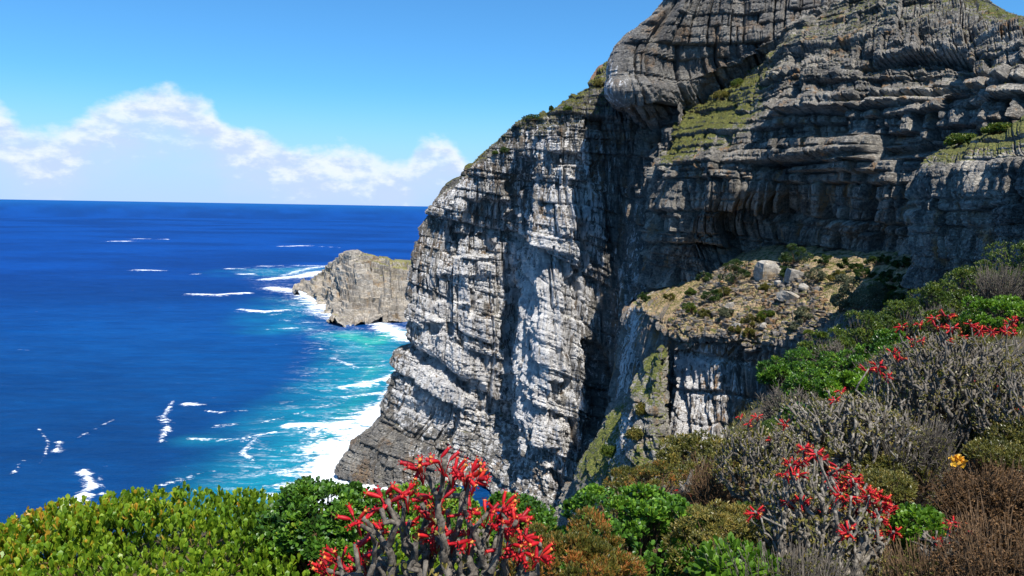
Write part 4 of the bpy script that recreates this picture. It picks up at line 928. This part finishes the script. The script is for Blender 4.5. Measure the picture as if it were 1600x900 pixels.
# ================================================================== terrace: boulders, rubble, bushes
def proj(P):
    d = P-np.array([0, 0, CAMZ]); zf = d@fwd
    return 800+FPX*(d@rt)/zf, 450-FPX*(d@up)/zf, zf
def stand(PG, px, py):
    x, y, zf = proj(PG.reshape(-1, 3)); q = (x-px)**2+(y-py)**2
    c_ = np.where(q < q.min()+9)[0]; i = c_[np.argmin(zf[c_])]
    return PG.reshape(-1, 3)[i].copy()
def rockmesh(rs, r, sub=2, ang=.55):
    import bmesh
    bm = bmesh.new(); bmesh.ops.create_cube(bm, size=2)
    bmesh.ops.subdivide_edges(bm, edges=bm.edges[:], cuts=3, use_grid_fill=True)
    V = np.array([v.co[:] for v in bm.verts]); bm.faces.ensure_lookup_table(); Fq = np.array([[v.index for v in f.verts] for f in bm.faces]); bm.free()
    V = V/np.maximum(1, np.linalg.norm(V, axis=1, keepdims=True)**.3)
    for _ in range(6):
        d = nrm(rs.randn(1, 3))[0]; h = rs.uniform(.5, .85); e = np.clip(V@d-h, 0, None); V = V-e[:, None]*d
    V = V+fbm(V*1.6+rs.rand()*50, 3, 3)[:, None]*nrm(V)*.10
    return V*np.asarray(r), Fq
M['boulder'] = rock_mat('boulder_stone', (.27, .25, .22), (.50, .47, .42), (.46, .34, .20), 3.0, .12, vegc=((.5, .5, .46), (.4, .4, .38)))
bl = [(1198, 416, 26, 19, 'large pale boulder on the terrace, biggest of them, beside the dark round shrub', .1),
 (1240, 428, 15, 12, 'white pointed boulder on the terrace right of the biggest one', .5), (1232, 458, 17, 12, 'flat tilted pale slab lying in the middle of the terrace rubble', .8),
 (1254, 446, 8, 7, 'small grey boulder touching the tilted slab', .3), (1138, 475, 9, 6, 'low white rock at the left of the terrace among small shrubs', .2),
 (1192, 507, 11, 5, 'flat pale rock near the front edge of the terrace', .4), (1152, 507, 6, 6, 'small rounded grey stone near the front edge of the terrace', .9),
 (1109, 430, 5, 6, 'small upright pale stone on the upper left of the terrace', .2), (1378, 515, 6, 6, 'white stone below the grey terrace bush', .1), (1318, 515, 7, 5, 'pale stone beside the brow shrubs at the terrace edge', .6),
 (1278, 448, 7, 5, 'small pale stone at the foot of the right-hand round shrub', .6), (1215, 440, 6, 4, 'small stone just below the biggest boulder', .1)]
for i, (px, py, rx, ry, lab, rz) in enumerate(bl):
    rs = np.random.RandomState(200+i); q = stand(PC, px, py+ry*.6); Y = q[1]
    V, Fq = rockmesh(rs, (pxr(rx, Y), pxr(rx, Y)*.9, pxr(ry, Y)*1.0))
    o = mesh_obj('boulder', V, Fq, M['boulder']); o.location = q+np.array([0, 0, pxr(ry, Y)*.45]); o.rotation_euler = (.15, -.1, rz*3)
    tag(o, lab, 'boulder', 'boulders on the terrace')
def scatter_rocks(PG, poly, n, r0, r1, seed, name, label):
    rs = np.random.RandomState(seed)
    X = PG.reshape(-1, 3); x, y, zf = proj(X); nz = normals(PG)[..., 2].reshape(-1)
    inside = np.zeros(len(X), bool); p = poly
    for i in range(len(p)):
        (x1, y1), (x2, y2) = p[i], p[i-1]
        cnd = ((y1 > y) != (y2 > y)) & (x < (x2-x1)*(y-y1)/(y2-y1+1e-9)+x1); inside ^= cnd
    idx = np.where(inside & (np.abs(nz) > .45))[0]; idx = rs.choice(idx, n)
    parts = []; base = [rockmesh(np.random.RandomState(seed+k), 1)[0] for k in range(6)]; Fq = rockmesh(np.random.RandomState(1), 1)[1]
    # coarse stones: cube-based 8-vertex chunks
    c8 = np.array([[i, j, k] for i in (-1, 1) for j in (-1, 1) for k in (-1, 1)], float)
    f8 = np.array([[0, 1, 3, 2], [4, 6, 7, 5], [0, 4, 5, 1], [2, 3, 7, 6], [0, 2, 6, 4], [1, 5, 7, 3]])
    r = r0*(r1/r0)**(rs.rand(n)**2.2)
    V8 = c8[None]*(1+.35*rs.randn(n, 8, 3))*r[:, None, None]*(np.array([1, .9, .6])*(.7+.6*rs.rand(n, 3)))[:, None]*.6
    a = rs.rand(n)*6.28; ca, sa_ = np.cos(a), np.sin(a)
    Vx = V8[..., 0]*ca[:, None]-V8[..., 1]*sa_[:, None]; Vy = V8[..., 0]*sa_[:, None]+V8[..., 1]*ca[:, None]
    V = np.stack([Vx, Vy, V8[..., 2]], -1)+X[idx][:, None]+np.stack([rs.randn(n)*.3, rs.randn(n)*.3, r*.2], -1)[:, None]
    F_ = (np.arange(n)[:, None, None]*8+f8[None]).reshape(-1, 4)
    o = mesh_obj(name, V.reshape(-1, 3), F_, M['rockC'], attrs={'veg': np.where(np.repeat(rs.rand(n), 8) < .5, .6, -.4)}); tag(o, label, 'rubble', kind='stuff')
scatter_rocks(PC, [(1070, 470), (1130, 415), (1260, 410), (1290, 460), (1300, 505), (1200, 545), (1060, 540), (1040, 510)], 5500, .12, 1.1, 9, 'rubble', 'small broken stones strewn over the sandy terrace')
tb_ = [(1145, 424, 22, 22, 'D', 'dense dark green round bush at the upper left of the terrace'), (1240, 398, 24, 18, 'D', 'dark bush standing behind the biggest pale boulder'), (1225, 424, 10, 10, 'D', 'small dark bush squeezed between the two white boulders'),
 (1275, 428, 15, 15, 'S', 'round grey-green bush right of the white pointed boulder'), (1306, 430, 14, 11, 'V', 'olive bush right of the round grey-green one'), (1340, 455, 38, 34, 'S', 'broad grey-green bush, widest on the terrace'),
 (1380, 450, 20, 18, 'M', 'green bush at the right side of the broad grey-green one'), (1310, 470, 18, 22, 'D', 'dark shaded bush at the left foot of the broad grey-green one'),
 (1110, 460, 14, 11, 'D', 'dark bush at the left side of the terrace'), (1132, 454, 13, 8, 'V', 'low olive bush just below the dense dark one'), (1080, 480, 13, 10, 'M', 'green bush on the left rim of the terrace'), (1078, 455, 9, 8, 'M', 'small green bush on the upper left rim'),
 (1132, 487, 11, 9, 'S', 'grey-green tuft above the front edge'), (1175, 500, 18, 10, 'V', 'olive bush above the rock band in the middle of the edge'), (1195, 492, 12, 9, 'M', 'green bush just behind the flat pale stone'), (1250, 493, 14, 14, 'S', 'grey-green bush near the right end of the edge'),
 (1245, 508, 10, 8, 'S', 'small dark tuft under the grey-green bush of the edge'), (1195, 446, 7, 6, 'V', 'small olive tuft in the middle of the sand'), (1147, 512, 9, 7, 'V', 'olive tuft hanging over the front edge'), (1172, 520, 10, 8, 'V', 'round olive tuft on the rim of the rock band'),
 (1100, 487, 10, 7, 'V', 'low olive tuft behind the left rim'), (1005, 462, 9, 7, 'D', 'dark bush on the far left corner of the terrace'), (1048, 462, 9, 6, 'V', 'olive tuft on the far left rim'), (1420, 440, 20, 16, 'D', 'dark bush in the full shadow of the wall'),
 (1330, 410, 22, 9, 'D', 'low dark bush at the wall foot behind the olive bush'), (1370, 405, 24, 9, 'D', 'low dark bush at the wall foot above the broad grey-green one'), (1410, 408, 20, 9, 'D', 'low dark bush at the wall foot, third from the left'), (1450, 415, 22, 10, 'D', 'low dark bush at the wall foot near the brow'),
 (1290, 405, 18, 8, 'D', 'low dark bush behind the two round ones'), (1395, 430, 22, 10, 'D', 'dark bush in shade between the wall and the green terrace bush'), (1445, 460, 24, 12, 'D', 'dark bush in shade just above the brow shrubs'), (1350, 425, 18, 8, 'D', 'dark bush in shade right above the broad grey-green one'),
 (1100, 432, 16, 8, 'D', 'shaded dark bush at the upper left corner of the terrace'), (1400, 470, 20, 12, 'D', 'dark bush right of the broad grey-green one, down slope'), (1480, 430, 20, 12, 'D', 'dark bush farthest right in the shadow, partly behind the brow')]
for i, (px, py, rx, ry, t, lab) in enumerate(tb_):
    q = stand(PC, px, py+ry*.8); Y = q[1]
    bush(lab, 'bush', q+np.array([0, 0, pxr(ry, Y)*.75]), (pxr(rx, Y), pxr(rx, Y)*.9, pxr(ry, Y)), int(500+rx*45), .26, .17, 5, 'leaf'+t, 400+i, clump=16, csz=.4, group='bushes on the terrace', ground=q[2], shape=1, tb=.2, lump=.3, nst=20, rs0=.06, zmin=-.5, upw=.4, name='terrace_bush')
# spur and cliff-top bushes
for i, (PG, px, py, rx, ry, t, lab) in enumerate([(PA, 835, 183, 16, 5, 'D', 'flat dark bush on the crest of the sea cliff'), (PA, 860, 168, 3, 4, 'D', 'tiny lone bush on the crest of the sea cliff'), (PA, 786, 234, 6, 5, 'D', 'small bush on the lowest step of the crest'),
        (PA, 772, 237, 5, 3, 'M', 'tiny bush beside the lowest step of the crest'), (PA, 885, 170, 7, 4, 'M', 'small green bush on the grassy slope of the crest'), (PA, 935, 130, 7, 6, 'V', 'olive bush on the grass beside the upper crag'),
        (PS, 990, 680, 12, 10, 'V', 'olive bush on the spur between the two cliffs'), (PS, 1000, 640, 9, 10, 'V', 'pale olive bush high on the spur'), (PS, 950, 705, 14, 9, 'M', 'green bush on the left flank of the spur'),
        (PB, 1125, 150, 14, 6, 'V', 'olive bush on the grassy ledge below the upper crag'), (PB, 1150, 130, 10, 6, 'M', 'green bush at the top of the grassy ledge'), (PN, 1500, 215, 22, 9, 'M', 'dark green bush on top of the near outcrop'), (PN, 1560, 200, 20, 7, 'M', 'green bush on the grassy top of the near outcrop')]):
    q = stand(PG, px, py+ry*.5); Y = q[1]
    bush(lab, 'bush', q+np.array([0, 0, pxr(ry, Y)*.6]), (pxr(rx, Y), pxr(rx, Y)*.9, pxr(ry, Y)), int(300+rx*30), .32, .2, 5, 'leaf'+t, 500+i, group='bushes on the cliffs', ground=q[2], shape=1, tb=.25, lump=.3, nst=14, rs0=.06, zmin=-.5, upw=.4, name='cliff_bush')
# lookout wall on the crest
m, n = new_mat('lookout_stone'); P = n.n('ShaderNodeNewGeometry').outputs['Position']
c = n.mix(n.sstep(n.noise(P, 1.5, 4, .7), .4, .6), (.20, .12, .09), (.33, .22, .16))
finish(n, n.n('ShaderNodeBsdfPrincipled', {'Base Color': c, 'Roughness': .9}).outputs[0]); M['lookout'] = m
pw = [stand(PA, 911, 109), stand(PA, 922, 106), stand(PA, 931, 103), stand(PA, 941, 101)]
Vw = []; Fw = []
for i in range(len(pw)-1):
    for j in range(6):
        a = pw[i]+(pw[i+1]-pw[i])*j/6; b_ = pw[i]+(pw[i+1]-pw[i])*(j+1)/6
        h = .9+.12*((j+i) % 2); w_ = np.array([0, .6, 0]); lo = np.array([0, 0, -1.6]); hi = np.array([0, 0, h])
        k = len(Vw); Vw += [a+lo, b_+lo, b_+lo+w_, a+lo+w_, a+hi-0*w_, b_+hi, b_+hi+w_, a+hi+w_]
        Fw += [[k, k+1, k+5, k+4], [k+1, k+2, k+6, k+5], [k+2, k+3, k+7, k+6], [k+3, k, k+4, k+7], [k+4, k+5, k+6, k+7]]
o = mesh_obj('lookout_wall', np.array(Vw), np.array(Fw), M['lookout']); tag(o, 'low brown stone wall of a lookout on the crest left of the upper crag', 'wall')

def grass_on(PG, poly, n, L, seed, name, label, mat='leafV', nzmin=.5, dens=None):
    rs = np.random.RandomState(seed); X = PG.reshape(-1, 3); x, y, zf = proj(X); nz = np.abs(normals(PG)[..., 2].reshape(-1))
    inside = np.zeros(len(X), bool)
    for i in range(len(poly)):
        (x1, y1), (x2, y2) = poly[i], poly[i-1]
        inside ^= ((y1 > y) != (y2 > y)) & (x < (x2-x1)*(y-y1)/(y2-y1+1e-9)+x1)
    nn = fbm(X/5.0, seed, 3)+.5*fbm(X/1.2, seed+1, 2)
    idx = np.where(inside & (nz > nzmin) & (nn > .02))[0]
    if len(idx) == 0: return
    idx = rs.choice(idx, n); P_ = X[idx]+rs.randn(n, 3)*np.array([.2, .2, .03])
    V, Fs, tt = leaves(P_, nrm(np.array([0, 0, 1.0])+rs.randn(n, 3)*.3), L, L*.22, 7, 10, 70, rs, .5*rs.rand(n), 1)
    o = mesh_obj(name, V, Fs, M[mat], attrs={'tint': tt}); tag(o, label, 'grass', kind='stuff')
M['leafT'] = leaf_mat('tuft_straw', [(0, (.07, .09, .02)), (.5, (.21, .20, .045)), (1, (.40, .32, .12))], .25, .7)
grass_on(PC, [(990, 480), (1010, 455), (1130, 412), (1260, 400), (1330, 420), (1340, 510), (1240, 540), (1060, 545), (1000, 520)], 9000, .28, 11, 'terrace_grass', 'straw and olive tufts growing over the terrace', 'leafT')
grass_on(PA, [(700, 300), (800, 180), (905, 95), (955, 95), (960, 175), (850, 215), (740, 260)], 9000, .45, 12, 'crest_grass', 'yellow-green grass on the crest of the sea cliff', 'leafT', .3)
grass_on(PB, [(1030, 240), (1060, 165), (1170, 95), (1190, 120), (1130, 190), (1060, 260)], 9000, .4, 13, 'ledge_grass', 'yellow-green grass on the ledge under the upper crag', 'leafT', .3)
grass_on(PB, [(1180, 100), (1320, 0), (1600, 0), (1600, 130), (1400, 160), (1250, 170)], 5000, .3, 14, 'slope_grass', 'thin dry grass on the stepped rock slope', 'leafT', .6)
grass_on(PS, [(880, 760), (1020, 550), (1045, 560), (1040, 760)], 3500, .3, 15, 'spur_grass', 'green grass on the spur between the cliffs', 'leafM', .3)
